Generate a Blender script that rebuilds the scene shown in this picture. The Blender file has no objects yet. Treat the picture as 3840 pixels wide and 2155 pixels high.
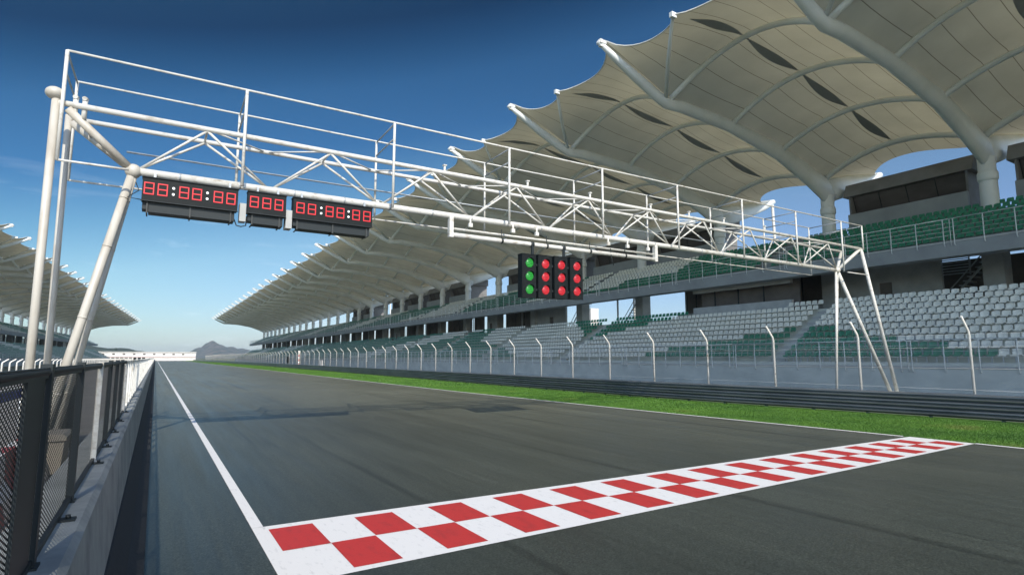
import bpy, bmesh, math, random
from math import sin, cos, pi, radians
from mathutils import Vector, Matrix
random.seed(7)
S = bpy.context.scene
COL = S.collection

# ------------------------------------------------------------------ camera
cam_d = bpy.data.cameras.new('camera')
cam = bpy.data.objects.new('camera', cam_d)
COL.objects.link(cam)
cam.location = (0, 0, 2.1)
cam.rotation_euler = (radians(90 + 6.96), 0, radians(-31.55))
cam_d.lens = 20.264
cam_d.sensor_width = 36
cam_d.clip_start = 0.05
cam_d.clip_end = 30000
S.camera = cam

# ------------------------------------------------------------------ sky, sun, exposure
SUN_EL, SUN_AZ = 37.0, 13.0        # azimuth: degrees to the left of straight behind the camera's track axis
sv = Vector((-sin(radians(SUN_AZ)) * cos(radians(SUN_EL)), -cos(radians(SUN_AZ)) * cos(radians(SUN_EL)), sin(radians(SUN_EL))))
W = bpy.data.worlds.new('World')
S.world = W
W.use_nodes = True
nt = W.node_tree
nt.nodes.clear()
wo = nt.nodes.new('ShaderNodeOutputWorld')
bg = nt.nodes.new('ShaderNodeBackground')
sky = nt.nodes.new('ShaderNodeTexSky')
sky.sky_type = 'NISHITA'
sky.sun_disc = False
sky.sun_elevation = radians(SUN_EL)
sky.sun_rotation = math.atan2(sv.x, sv.y)
sky.air_density = 1.0
sky.dust_density = 0.6
sky.ozone_density = 3.0
hs = nt.nodes.new('ShaderNodeHueSaturation')
hs.inputs['Saturation'].default_value = 1.0
hs.inputs['Hue'].default_value = 0.5
tc = nt.nodes.new('ShaderNodeTexCoord')
mp = nt.nodes.new('ShaderNodeMapping')
mp.inputs['Scale'].default_value = (2.2, 2.2, 16)
mp.inputs['Rotation'].default_value = (0.05, 0.08, 0.4)
nz = nt.nodes.new('ShaderNodeTexNoise')
nz.inputs['Scale'].default_value = 2.6
nz.inputs['Detail'].default_value = 8
nz.inputs['Roughness'].default_value = 0.62
nz.inputs['Distortion'].default_value = 0.7
rp = nt.nodes.new('ShaderNodeValToRGB')
rp.color_ramp.elements[0].position = 0.58
rp.color_ramp.elements[0].color = (0, 0, 0, 1)
rp.color_ramp.elements[1].position = 0.82
rp.color_ramp.elements[1].color = (0.55, 0.55, 0.55, 1)
sx = nt.nodes.new('ShaderNodeSeparateXYZ')
mr = nt.nodes.new('ShaderNodeMapRange')      # wisps thin out overhead
mr.inputs['From Min'].default_value = 0.02
mr.inputs['From Max'].default_value = 0.30
mr.inputs['To Min'].default_value = 1.0
mr.inputs['To Max'].default_value = 0.0
ml = nt.nodes.new('ShaderNodeMath')
ml.operation = 'MULTIPLY'
mx = nt.nodes.new('ShaderNodeMix')
mx.data_type = 'RGBA'
mx.inputs['B'].default_value = (4.6, 5.2, 5.6, 1)
lk = nt.links.new
el = nt.nodes.new('ShaderNodeValToRGB')       # sky tint by height, with corner darkening put in at the upper left
e_ = el.color_ramp.elements
e_[0].position = 0.0; e_[0].color = (0.40, 0.43, 0.50, 1)
e_[1].position = 1.0; e_[1].color = (0.80, 0.80, 0.80, 1)
for p_, c_ in ((0.135, (0.375, 0.455, 0.455, 1)), (0.21, (0.235, 0.365, 0.40, 1)), (0.289, (0.115, 0.255, 0.345, 1)), (0.371, (0.10, 0.235, 0.315, 1)), (0.424, (0.050, 0.15, 0.215, 1)), (0.46, (0.030, 0.098, 0.150, 1)), (0.50, (0.045, 0.122, 0.165, 1)), (0.60, (0.05, 0.12, 0.16, 1))):
    q_ = e_.new(p_); q_.color = c_
tm = nt.nodes.new('ShaderNodeMix'); tm.data_type = 'RGBA'; tm.blend_type = 'MULTIPLY'; tm.inputs['Factor'].default_value = 1.0
sz = nt.nodes.new('ShaderNodeSeparateXYZ')
lk(tc.outputs['Generated'], sz.inputs[0])
tl = nt.nodes.new('ShaderNodeMath'); tl.operation = 'MULTIPLY_ADD'; tl.inputs[1].default_value = -0.22
lk(sz.outputs['X'], tl.inputs[0]); lk(sz.outputs['Z'], tl.inputs[2]); lk(tl.outputs[0], el.inputs[0])
fr = nt.nodes.new('ShaderNodeMapRange')     # tint fades out behind the camera so unseen sky stays bright, filling shade
fr.inputs['From Min'].default_value = -0.25; fr.inputs['From Max'].default_value = 0.15
lk(sz.outputs['Y'], fr.inputs['Value']); lk(fr.outputs[0], tm.inputs['Factor'])
lk(sky.outputs[0], tm.inputs['A']); lk(el.outputs[0], tm.inputs['B'])
lk(tm.outputs['Result'], hs.inputs['Color'])
lk(tc.outputs['Generated'], mp.inputs[0])
lk(mp.outputs[0], nz.inputs['Vector'])
lk(nz.outputs['Fac'], rp.inputs[0])
lk(tc.outputs['Generated'], sx.inputs[0])
lk(sx.outputs['Z'], mr.inputs['Value'])
lk(rp.outputs[0], ml.inputs[0])
lk(mr.outputs[0], ml.inputs[1])
lk(ml.outputs[0], mx.inputs['Factor'])
lk(hs.outputs[0], mx.inputs['A'])
lk(mx.outputs['Result'], bg.inputs['Color'])
lk(bg.outputs[0], wo.inputs['Surface'])
bg.inputs['Strength'].default_value = 0.15

sun_d = bpy.data.lights.new('sun', 'SUN')
sun_d.energy = 2.6
sun_d.angle = radians(0.5)
sun_d.color = (1.0, 0.93, 0.82)
sun = bpy.data.objects.new('sun', sun_d)
COL.objects.link(sun)
sun.location = sv * 200
sun.rotation_euler = (-sv).to_track_quat('-Z', 'Y').to_euler()

S.view_settings.view_transform = 'Standard'
S.view_settings.look = 'None'
S.view_settings.exposure = 0.75
S.view_settings.gamma = 1
S.cycles.use_denoising = True
S.cycles.max_bounces = 6
S.cycles.diffuse_bounces = 3
S.cycles.glossy_bounces = 2
S.cycles.transparent_max_bounces = 24
S.cycles.sample_clamp_indirect = 4

# ------------------------------------------------------------------ helpers
def tag(o, label=None, cat=None, group=None, kind=None):
    if label: o['label'] = label
    if cat: o['category'] = cat
    if group: o['group'] = group
    if kind: o['kind'] = kind
    return o

def empty(name, loc, label, cat, group=None):
    o = bpy.data.objects.new(name, None)
    COL.objects.link(o)
    o.location = loc
    o.empty_display_size = 0.3
    return tag(o, label, cat, group)

class MB:
    """collects shapes and links them as one mesh object"""
    def __init__(s, T=None, flip=False):
        s.v, s.f, s.m, s.sm, s.uv = [], [], [], [], {}
        s.T, s.flip = T, flip
    def vert(s, p):
        s.v.append(s.T(p) if s.T else tuple(p))
        return len(s.v) - 1
    def face(s, idx, m=0, smooth=False, uv=None):
        idx = list(idx)
        if s.flip:
            idx = idx[::-1]
            if uv: uv = uv[::-1]
        if uv: s.uv[len(s.f)] = uv
        s.f.append(idx); s.m.append(m); s.sm.append(smooth)
    def box(s, x0, y0, z0, x1, y1, z1, m=0):
        if x0 > x1: x0, x1 = x1, x0
        if y0 > y1: y0, y1 = y1, y0
        if z0 > z1: z0, z1 = z1, z0
        a = [s.vert(p) for p in ((x0,y0,z0),(x1,y0,z0),(x1,y1,z0),(x0,y1,z0),(x0,y0,z1),(x1,y0,z1),(x1,y1,z1),(x0,y1,z1))]
        for q in ((3,2,1,0),(4,5,6,7),(0,1,5,4),(1,2,6,5),(2,3,7,6),(3,0,4,7)):
            s.face([a[k] for k in q], m)
    def tube(s, pts, r, n=8, m=0, caps=True, smooth=True, up=None):
        """pts: list of points; r: radius, or list of radius, or list of (half width, half height)"""
        P = [Vector(p) for p in pts]
        if not isinstance(r, (list, tuple)): r = [r] * len(P)
        rings = []
        ref = None
        for i, p in enumerate(P):
            d = (P[min(i+1, len(P)-1)] - P[max(i-1, 0)]).normalized()
            u = Vector(up) if up else (Vector((0,0,1)) if abs(d.z) < 0.95 else Vector((0,1,0)))
            if ref is not None and not up: u = ref
            w = d.cross(u)
            if w.length < 1e-6: w = d.cross(Vector((1,0,0)))
            w.normalize()
            h = w.cross(d).normalized()
            ref = h
            rw, rh = r[i] if isinstance(r[i], (list, tuple)) else (r[i], r[i])
            rings.append([s.vert(p + w * (rw * cos(2*pi*k/n)) + h * (rh * sin(2*pi*k/n))) for k in range(n)])
        for a, b in zip(rings, rings[1:]):
            for k in range(n):
                s.face((a[k], a[(k+1) % n], b[(k+1) % n], b[k]), m, smooth)
        if caps:
            s.face(rings[0][::-1], m)
            s.face(rings[-1], m)
    def ball(s, c, r, n=14, m=0, sz=1.0):
        c = Vector(c)
        k = n // 2
        rings = []
        for i in range(1, k):
            t = pi * i / k
            rings.append([s.vert(c + Vector((r*sin(t)*cos(2*pi*j/n), r*sin(t)*sin(2*pi*j/n), r*sz*cos(t)))) for j in range(n)])
        a = s.vert(c + Vector((0,0,r*sz))); b = s.vert(c - Vector((0,0,r*sz)))
        for j in range(n):
            s.face((a, rings[0][j], rings[0][(j+1) % n]), m, True)
            s.face((b, rings[-1][(j+1) % n], rings[-1][j]), m, True)
        for p, q in zip(rings, rings[1:]):
            for j in range(n):
                s.face((p[j], q[j], q[(j+1) % n], p[(j+1) % n]), m, True)
    def extrude_y(s, prof, y0, y1, m=0, smooth=False):
        """closed XZ outline (counter-clockwise seen from -Y) pushed along Y"""
        a = [s.vert((x, y0, z)) for x, z in prof]
        b = [s.vert((x, y1, z)) for x, z in prof]
        n = len(prof)
        for k in range(n):
            s.face((a[k], a[(k+1) % n], b[(k+1) % n], b[k])[::-1], m, smooth)
        s.face(a, m); s.face(b[::-1], m)
    def sheet(s, grid, m=0, smooth=True, uvs=None):
        ids = [[s.vert(p) for p in row] for row in grid]
        for i in range(len(ids)-1):
            for j in range(len(ids[0])-1):
                uv = None
                if uvs: uv = [uvs[i][j], uvs[i+1][j], uvs[i+1][j+1], uvs[i][j+1]]
                s.face((ids[i][j], ids[i+1][j], ids[i+1][j+1], ids[i][j+1]), m, smooth, uv)
    def build(s, name, mats, parent=None, loc=None):
        me = bpy.data.meshes.new(name)
        me.from_pydata(s.v, [], s.f)
        if not isinstance(mats, (list, tuple)): mats = [mats]
        for mt in mats: me.materials.append(mt)
        me.polygons.foreach_set('material_index', s.m)
        me.polygons.foreach_set('use_smooth', s.sm)
        if s.uv:
            lay = me.uv_layers.new(name='uv')
            for fi, uv in s.uv.items():
                for li, c in zip(me.polygons[fi].loop_indices, uv):
                    lay.data[li].uv = c
        me.update()
        o = bpy.data.objects.new(name, me)
        COL.objects.link(o)
        if parent:
            o.parent = parent
            # mesh coordinates are world coordinates unless loc is given
            pl = parent.location if parent.type == 'EMPTY' else None
            root = parent
            off = Vector((0,0,0))
            while root is not None:
                off += root.location
                root = root.parent
            o.location = (Vector(loc) if loc else -off)
        elif loc: o.location = loc
        return o

def lerp(a, b, t): return a + (b - a) * t
def interp(x, pts):
    if x <= pts[0][0]: return pts[0][1]
    for (x0, y0), (x1, y1) in zip(pts, pts[1:]):
        if x <= x1: return lerp(y0, y1, (x - x0) / (x1 - x0))
    return pts[-1][1]

# ------------------------------------------------------------------ materials
def mat(name, col, rough=0.6, metal=0.0, noise=None, bump=None, spec=None, emit=None, coat=None):
    """noise = (scale, second colour, contrast low, high, stretch) ; bump = (scale, strength)"""
    m = bpy.data.materials.new(name)
    m.use_nodes = True
    n = m.node_tree.nodes; l = m.node_tree.links
    b = n['Principled BSDF']
    b.inputs['Base Color'].default_value = (*col, 1)
    b.inputs['Roughness'].default_value = rough
    b.inputs['Metallic'].default_value = metal
    if spec is not None: b.inputs['Specular IOR Level'].default_value = spec
    t = n.new('ShaderNodeTexCoord')
    if noise:
        sc, c2, lo, hi = noise[:4]
        st = noise[4] if len(noise) > 4 else (1, 1, 1)
        mpn = n.new('ShaderNodeMapping'); mpn.inputs['Scale'].default_value = st
        nzn = n.new('ShaderNodeTexNoise'); nzn.inputs['Scale'].default_value = sc; nzn.inputs['Detail'].default_value = 6; nzn.inputs['Roughness'].default_value = 0.6
        r = n.new('ShaderNodeMapRange'); r.inputs['From Min'].default_value = lo; r.inputs['From Max'].default_value = hi
        x = n.new('ShaderNodeMix'); x.data_type = 'RGBA'
        x.inputs['A'].default_value = (*col, 1); x.inputs['B'].default_value = (*c2, 1)
        l.new(t.outputs['Object'], mpn.inputs[0]); l.new(mpn.outputs[0], nzn.inputs['Vector'])
        l.new(nzn.outputs['Fac'], r.inputs['Value']); l.new(r.outputs[0], x.inputs['Factor'])
        l.new(x.outputs['Result'], b.inputs['Base Color'])
    if bump:
        bn = n.new('ShaderNodeTexNoise'); bn.inputs['Scale'].default_value = bump[0]; bn.inputs['Detail'].default_value = 4
        bm = n.new('ShaderNodeBump'); bm.inputs['Strength'].default_value = bump[1]; bm.inputs['Distance'].default_value = 0.02
        l.new(t.outputs['Object'], bn.inputs['Vector']); l.new(bn.outputs['Fac'], bm.inputs['Height']); l.new(bm.outputs[0], b.inputs['Normal'])
    if emit:
        b.inputs['Emission Color'].default_value = (*emit[0], 1)
        b.inputs['Emission Strength'].default_value = emit[1]
    return m

M = {}
M['white_steel'] = mat('white_steel', (0.68, 0.67, 0.62), 0.45, noise=(6.0, (0.33, 0.28, 0.21), 0.54, 0.76, (0.6, 1, 1)))
M['cream_steel'] = mat('cream_steel', (0.56, 0.53, 0.46), 0.45, noise=(3.5, (0.38, 0.33, 0.26), 0.45, 0.78, (1, 1, 0.3)))
M['roof_steel'] = mat('roof_steel', (0.82, 0.84, 0.82), 0.5, noise=(0.6, (0.73, 0.76, 0.74), 0.4, 0.7))
M['galv'] = mat('galvanised_steel', (0.50, 0.53, 0.55), 0.4, 0.3, noise=(4, (0.38, 0.41, 0.43), 0.4, 0.7))
M['rail_paint'] = mat('pale_rail_paint', (0.72, 0.75, 0.74), 0.45, noise=(3, (0.55, 0.58, 0.58), 0.45, 0.7))
M['concrete'] = mat('grey_concrete', (0.68, 0.70, 0.64), 0.85, noise=(0.45, (0.50, 0.53, 0.49), 0.35, 0.7, (1, 1, 1.8)), bump=(9, 0.15))
M['fascia'] = mat('painted_fascia', (0.33, 0.35, 0.35), 0.7, noise=(0.5, (0.26, 0.275, 0.28), 0.4, 0.7))
M['pier'] = mat('pier_concrete', (0.50, 0.51, 0.49), 0.85, noise=(0.9, (0.38, 0.39, 0.38), 0.4, 0.7))
M['wall'] = mat('pit_wall_concrete', (0.33, 0.35, 0.34), 0.8, noise=(2.5, (0.19, 0.21, 0.21), 0.4, 0.72), bump=(14, 0.25))
M['tar'] = mat('black_rubber_band', (0.022, 0.026, 0.03), 0.85, noise=(6, (0.05, 0.055, 0.06), 0.6, 0.85), bump=(20, 0.3))  # near-black band along the foot of the pit wall
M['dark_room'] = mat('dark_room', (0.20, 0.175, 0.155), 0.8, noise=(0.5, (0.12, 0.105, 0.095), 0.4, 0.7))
M['dark_steel'] = mat('dark_steel', (0.022, 0.029, 0.032), 0.5, noise=(5, (0.022, 0.028, 0.03), 0.5, 0.8), spec=0.3)
M['strap'] = mat('dull_strap', (0.045, 0.05, 0.05), 0.6)
M['box_paint'] = mat('box_cladding', (0.23, 0.225, 0.22), 0.7, noise=(0.6, (0.17, 0.165, 0.16), 0.4, 0.7))
M['board'] = mat('board_black', (0.007, 0.010, 0.011), 0.6, noise=(6, (0.014, 0.018, 0.018), 0.5, 0.8), spec=0.25)
M['dark_glass'] = mat('dark_glass', (0.07, 0.055, 0.05), 0.3, noise=(0.35, (0.12, 0.10, 0.09), 0.4, 0.7, (1, 1, 3)))
M['paint_white'] = mat('track_paint_white', (0.78, 0.77, 0.74), 0.6, noise=(16, (0.55, 0.55, 0.53), 0.56, 0.80, (1, 0.3, 1)), bump=(60, 0.2))
M['paint_red'] = mat('track_paint_red', (0.50, 0.032, 0.028), 0.6, noise=(8, (0.37, 0.03, 0.028), 0.5, 0.74, (1, 0.35, 1)), bump=(60, 0.2))
M['seat_white'] = mat('white_plastic', (0.86, 0.86, 0.77), 0.38, noise=(2.6, (0.72, 0.71, 0.62), 0.45, 0.7))
M['seat_green'] = mat('green_plastic', (0.035, 0.25, 0.15), 0.4, noise=(2.6, (0.018, 0.16, 0.09), 0.4, 0.66))
M['fabric_dark'] = mat('vent_fabric', (0.32, 0.31, 0.29), 0.85)
M['hill'] = mat('hill_scrub', (0.030, 0.045, 0.036), 0.95, noise=(0.03, (0.15, 0.11, 0.10), 0.47, 0.60))
M['wood_ridge'] = mat('ridge_wood', (0.035, 0.055, 0.035), 0.95, noise=(0.05, (0.02, 0.035, 0.024), 0.4, 0.65))
M['leaf'] = mat('tree_leaf', (0.035, 0.06, 0.03), 0.8)
M['bark'] = mat('tree_bark', (0.09, 0.07, 0.05), 0.9)
M['far_white'] = mat('white_render', (0.74, 0.70, 0.65), 0.7, noise=(0.4, (0.62, 0.57, 0.52), 0.5, 0.7))
M['apron'] = mat('service_apron', (0.10, 0.105, 0.105), 0.9, noise=(0.8, (0.07, 0.075, 0.075), 0.4, 0.7))
M['pit_apron'] = mat('pit_apron', (0.23, 0.215, 0.195), 0.85, noise=(0.6, (0.16, 0.15, 0.14), 0.4, 0.7))
M['earth'] = mat('dry_ground', (0.10, 0.11, 0.055), 0.95, noise=(0.05, (0.07, 0.09, 0.04), 0.4, 0.6))
M['red_plastic'] = mat('red_plastic', (0.32, 0.04, 0.04), 0.5, noise=(5, (0.2, 0.04, 0.04), 0.45, 0.7))
M['white_plastic'] = mat('white_plastic_block', (0.68, 0.64, 0.6), 0.5)
M['cream'] = mat('cream_plastic', (0.30, 0.27, 0.22), 0.5, noise=(4, (0.2, 0.18, 0.15), 0.45, 0.7))
M['blue'] = mat('blue_sign', (0.03, 0.05, 0.35), 0.5)
M['rust_white'] = mat('weathered_white_post', (0.82, 0.79, 0.72), 0.5, noise=(3.2, (0.34, 0.28, 0.21), 0.60, 0.70, (1, 1, 1.0)))

def lamp_mat(name, c, c2, st):
    m = bpy.data.materials.new(name); m.use_nodes = True
    n = m.node_tree.nodes; l = m.node_tree.links; b = n['Principled BSDF']
    b.inputs['Base Color'].default_value = (*[x*0.35 for x in c], 1); b.inputs['Roughness'].default_value = 0.3
    t = n.new('ShaderNodeTexCoord'); w = n.new('ShaderNodeTexWave'); w.bands_direction = 'Z'
    w.inputs['Scale'].default_value = 6; w.inputs['Distortion'].default_value = 5.0; w.inputs['Detail'].default_value = 3; w.inputs['Detail Scale'].default_value = 3
    x = n.new('ShaderNodeMix'); x.data_type = 'RGBA'; x.inputs['A'].default_value = (*c, 1); x.inputs['B'].default_value = (*c2, 1)
    l.new(t.outputs['Object'], w.inputs['Vector']); l.new(w.outputs['Fac'], x.inputs['Factor'])
    l.new(x.outputs['Result'], b.inputs['Emission Color']); b.inputs['Emission Strength'].default_value = st
    return m
M['lamp_red'] = lamp_mat('red_lens', (0.34, 0.008, 0.016), (0.72, 0.055, 0.07), 0.62)
M['lamp_green'] = lamp_mat('green_lens', (0.006, 0.15, 0.018), (0.05, 0.44, 0.07), 0.62)
M['led_red'] = mat('led_red', (0.1, 0.01, 0.01), 0.4, emit=((0.72, 0.02, 0.03), 0.9))
M['led_white'] = mat('led_white', (0.5, 0.5, 0.5), 0.4, emit=((0.9, 0.9, 0.9), 0.9))

def asphalt():
    m = bpy.data.materials.new('asphalt'); m.use_nodes = True
    n = m.node_tree.nodes; l = m.node_tree.links; b = n['Principled BSDF']
    t = n.new('ShaderNodeTexCoord')
    def noise(scale, st, detail=5, rough=0.6):
        mpn = n.new('ShaderNodeMapping'); mpn.inputs['Scale'].default_value = st
        z = n.new('ShaderNodeTexNoise'); z.inputs['Scale'].default_value = scale; z.inputs['Detail'].default_value = detail; z.inputs['Roughness'].default_value = rough
        l.new(t.outputs['Object'], mpn.inputs[0]); l.new(mpn.outputs[0], z.inputs['Vector'])
        return z.outputs['Fac']
    def mr_(v, a, c, lo, hi):
        r = n.new('ShaderNodeMapRange'); r.inputs['From Min'].default_value = a; r.inputs['From Max'].default_value = c
        r.inputs['To Min'].default_value = lo; r.inputs['To Max'].default_value = hi
        l.new(v, r.inputs['Value']); return r.outputs[0]
    def mul(a, c):
        k = n.new('ShaderNodeMath'); k.operation = 'MULTIPLY'; l.new(a, k.inputs[0]); l.new(c, k.inputs[1]); return k.outputs[0]
    streak = mr_(noise(1.1, (1.3, 0.05, 1), 5, 0.65), 0.3, 0.7, 0.82, 1.2)     # tyre marks along the straight
    streak2 = mr_(noise(5.0, (1.2, 0.08, 1), 3), 0.3, 0.7, 0.88, 1.12)
    patch = mr_(noise(0.16, (1, 0.5, 1), 4), 0.3, 0.7, 0.82, 1.2)
    grain = mr_(noise(95, (1, 1, 1), 3, 0.8), 0.25, 0.75, 0.55, 1.5)
    speck = mr_(noise(38, (1, 1, 1), 2, 0.5), 0.72, 0.78, 1.0, 2.0)
    grain2 = mr_(noise(40, (1, 1, 1), 3, 0.75), 0.39, 0.61, 0.42, 1.6)
    mid = mr_(noise(14, (1, 0.8, 1), 4, 0.8), 0.34, 0.66, 0.72, 1.3)
    line = mr_(noise(2.4, (1, 0.012, 1), 2, 0.5), 0.60, 0.72, 1.0, 0.62)       # dark rubber laid along the straight
    f = mul(mul(mul(mul(streak, streak2), mul(patch, grain)), speck), mul(mul(mid, grain2), line))
    cm = n.new('ShaderNodeMix'); cm.data_type = 'RGBA'; cm.blend_type = 'MULTIPLY'; cm.inputs['Factor'].default_value = 1
    cm.inputs['A'].default_value = (0.031, 0.0385, 0.032, 1)
    l.new(f, cm.inputs['B'])
    # far brightening painted into the colour in place of grazing sheen; right side dustier
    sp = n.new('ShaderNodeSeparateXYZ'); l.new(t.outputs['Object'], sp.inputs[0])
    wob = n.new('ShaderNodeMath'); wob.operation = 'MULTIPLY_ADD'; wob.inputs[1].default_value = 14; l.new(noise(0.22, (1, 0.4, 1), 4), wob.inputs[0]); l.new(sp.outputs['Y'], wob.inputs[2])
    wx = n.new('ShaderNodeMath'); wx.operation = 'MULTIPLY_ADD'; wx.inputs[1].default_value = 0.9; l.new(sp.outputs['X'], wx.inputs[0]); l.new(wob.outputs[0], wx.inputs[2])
    sheen_dust = n.new('ShaderNodeMix'); sheen_dust.data_type = 'RGBA'; l.new(mr_(wx.outputs[0], 12, 52, 0, 1), sheen_dust.inputs['Factor'])
    sheen_dust.inputs['A'].default_value = (1, 1, 1, 1); sheen_dust.inputs['B'].default_value = (4.1, 3.3, 2.85, 1)
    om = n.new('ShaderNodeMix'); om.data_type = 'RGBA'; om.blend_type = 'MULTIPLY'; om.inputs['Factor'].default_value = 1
    l.new(cm.outputs['Result'], om.inputs['A']); l.new(sheen_dust.outputs['Result'], om.inputs['B'])
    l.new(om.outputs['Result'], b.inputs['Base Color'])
    l.new(mr_(streak, 0.86, 1.12, 0.36, 0.46), b.inputs['Roughness'])
    b.inputs['Specular IOR Level'].default_value = 0.38
    bm = n.new('ShaderNodeBump'); bm.inputs['Strength'].default_value = 0.07; bm.inputs['Distance'].default_value = 0.003
    l.new(noise(130, (1, 1, 1), 3, 0.7), bm.inputs['Height']); l.new(bm.outputs[0], b.inputs['Normal'])
    return m
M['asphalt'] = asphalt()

def membrane():
    m = bpy.data.materials.new('roof_membrane'); m.use_nodes = True
    n = m.node_tree.nodes; l = m.node_tree.links
    out = n['Material Output']; n.remove(n['Principled BSDF'])
    uv = n.new('ShaderNodeUVMap'); sp = n.new('ShaderNodeSeparateXYZ'); l.new(uv.outputs[0], sp.inputs[0])
    a = n.new('ShaderNodeMath'); a.operation = 'MULTIPLY'; a.inputs[1].default_value = 9; l.new(sp.outputs['Y'], a.inputs[0])
    b = n.new('ShaderNodeMath'); b.operation = 'FRACT'; l.new(a.outputs[0], b.inputs[0])
    c = n.new('ShaderNodeMath'); c.operation = 'LESS_THAN'; c.inputs[1].default_value = 0.035; l.new(b.outputs[0], c.inputs[0])
    t = n.new('ShaderNodeTexCoord'); z = n.new('ShaderNodeTexNoise'); z.inputs['Scale'].default_value = 0.35; z.inputs['Detail'].default_value = 5
    l.new(t.outputs['Object'], z.inputs['Vector'])
    x = n.new('ShaderNodeMix'); x.data_type = 'RGBA'; x.inputs['A'].default_value = (0.58, 0.60, 0.56, 1); x.inputs['B'].default_value = (0.37, 0.385, 0.36, 1)
    l.new(z.outputs['Fac'], x.inputs['Factor'])
    y = n.new('ShaderNodeMix'); y.data_type = 'RGBA'; y.inputs['B'].default_value = (0.22, 0.215, 0.19, 1)
    l.new(c.outputs[0], y.inputs['Factor']); l.new(x.outputs['Result'], y.inputs['A'])
    df = n.new('ShaderNodeBsdfDiffuse'); tr = n.new('ShaderNodeBsdfTranslucent'); mxs = n.new('ShaderNodeMixShader')
    l.new(y.outputs['Result'], df.inputs['Color'])
    g = n.new('ShaderNodeMix'); g.data_type = 'RGBA'; g.blend_type = 'MULTIPLY'; g.inputs['Factor'].default_value = 1
    l.new(y.outputs['Result'], g.inputs['A']); g.inputs['B'].default_value = (1.0, 0.84, 0.55, 1); l.new(g.outputs['Result'], tr.inputs['Color'])
    mxs.inputs['Fac'].default_value = 0.28
    l.new(df.outputs[0], mxs.inputs[1]); l.new(tr.outputs[0], mxs.inputs[2]); l.new(mxs.outputs[0], out.inputs['Surface'])
    return m
M['membrane'] = membrane()

def wire_mesh(name, col, pitch, width, rough=0.5, diamond=True, metal=0.0, stretch=1.0):
    """woven wire panel: open between the wires; UVs are in metres"""
    m = bpy.data.materials.new(name); m.use_nodes = True
    n = m.node_tree.nodes; l = m.node_tree.links
    out = n['Material Output']; p = n['Principled BSDF']
    p.inputs['Base Color'].default_value = (*col, 1); p.inputs['Roughness'].default_value = rough; p.inputs['Metallic'].default_value = metal
    uv = n.new('ShaderNodeUVMap'); sp = n.new('ShaderNodeSeparateXYZ'); l.new(uv.outputs[0], sp.inputs[0])
    def M2(op, a, b=None):
        k = n.new('ShaderNodeMath'); k.operation = op
        for i, q in enumerate((a, b)):
            if q is None: continue
            if isinstance(q, (int, float)): k.inputs[i].default_value = q
            else: l.new(q, k.inputs[i])
        return k.outputs[0]
    u, v = M2('MULTIPLY', sp.outputs['X'], stretch), sp.outputs['Y']
    if diamond: u, v = M2('ADD', u, v), M2('SUBTRACT', u, v)
    hit = []
    for q in (u, v):
        fr = M2('FRACT', M2('ADD', M2('DIVIDE', q, pitch), 1000))
        hit.append(M2('LESS_THAN', fr, width / pitch))
    h = M2('MAXIMUM', hit[0], hit[1])
    tr = n.new('ShaderNodeBsdfTransparent'); mxs = n.new('ShaderNodeMixShader')
    l.new(h, mxs.inputs['Fac']); l.new(tr.outputs[0], mxs.inputs[1]); l.new(p.outputs[0], mxs.inputs[2]); l.new(mxs.outputs[0], out.inputs['Surface'])
    return m
M['pit_mesh'] = wire_mesh('pit_wall_wire', (0.022, 0.027, 0.03), 0.024, 0.0108, stretch=0.42)
M['catch_mesh'] = wire_mesh('catch_wire', (0.36, 0.39, 0.40), 0.075, 0.006, 0.4, True, 0.4)

# ------------------------------------------------------------------ ground, track, verge
XR = [(-60, 17.5), (6, 17.42), (17, 16.75), (33, 16.25), (70, 16.35), (140, 16.6), (530, 17.0)]     # right edge of the track
XG = [(-60, 24.6), (0, 24.4), (7.5, 23.95), (12.6, 23.1), (22, 22.2), (37, 22.3), (70, 23.0), (142, 24.2), (530, 25.5)]  # guard rail
def smooth_pts(pts, y): # gentle blend of the polyline
    return (interp(y - 3, pts) + interp(y, pts) + interp(y + 3, pts)) / 3
YS = [-60, -30, -15, -5, 0, 3, 6, 9, 12, 15, 18, 21, 25, 29, 33, 38, 45, 55, 70, 90, 120, 160, 210, 280, 360, 440, 520]

def strip(name, fx0, fx1, z, m, ys=YS, kind='structure'):
    b = MB()
    b.sheet([[(fx0(y), y, z), (fx1(y), y, z)][::-1] for y in ys], 0, False)
    # normals up
    o = b.build(name, m)
    me = o.data
    if me.polygons[0].normal.z < 0: me.flip_normals()
    tag(o, kind=kind)
    return o

g = MB(); g.box(-3500, -600, -1.0, 4500, 5500, -0.02); tag(g.build('ground', M['earth']), kind='structure')
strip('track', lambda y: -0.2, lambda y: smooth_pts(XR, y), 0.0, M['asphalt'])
strip('pit_lane', lambda y: -13.5, lambda y: -0.3, -0.004, M['pit_apron'])
strip('verge', lambda y: smooth_pts(XR, y) - 0.3, lambda y: smooth_pts(XG, y) + 0.7, -0.008, mat('verge_turf', (0.038, 0.112, 0.010), 0.95, noise=(0.8, (0.08, 0.175, 0.016), 0.35, 0.7), bump=(30, 0.4)))
strip('service_road', lambda y: smooth_pts(XG, y) + 0.4, lambda y: 39.0, -0.012, M['apron'])
strip('edge_line', lambda y: smooth_pts(XR, y) - 0.04, lambda y: smooth_pts(XR, y) + 0.11, 0.008, M['paint_white'], [y for y in YS if y > 8.3 or y < 5] and [8.05] + [y for y in YS if y > 8.3])
strip('edge_line', lambda y: smooth_pts(XR, y) - 0.04, lambda y: smooth_pts(XR, y) + 0.11, 0.008, M['paint_white'], [-60, -30, -15, -5, 0, 3, 6.45])
strip('boundary_line', lambda y: 1.15, lambda y: 1.285, 0.004, M['paint_white'], [8.055] + [y for y in YS if y > 8.5])
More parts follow.
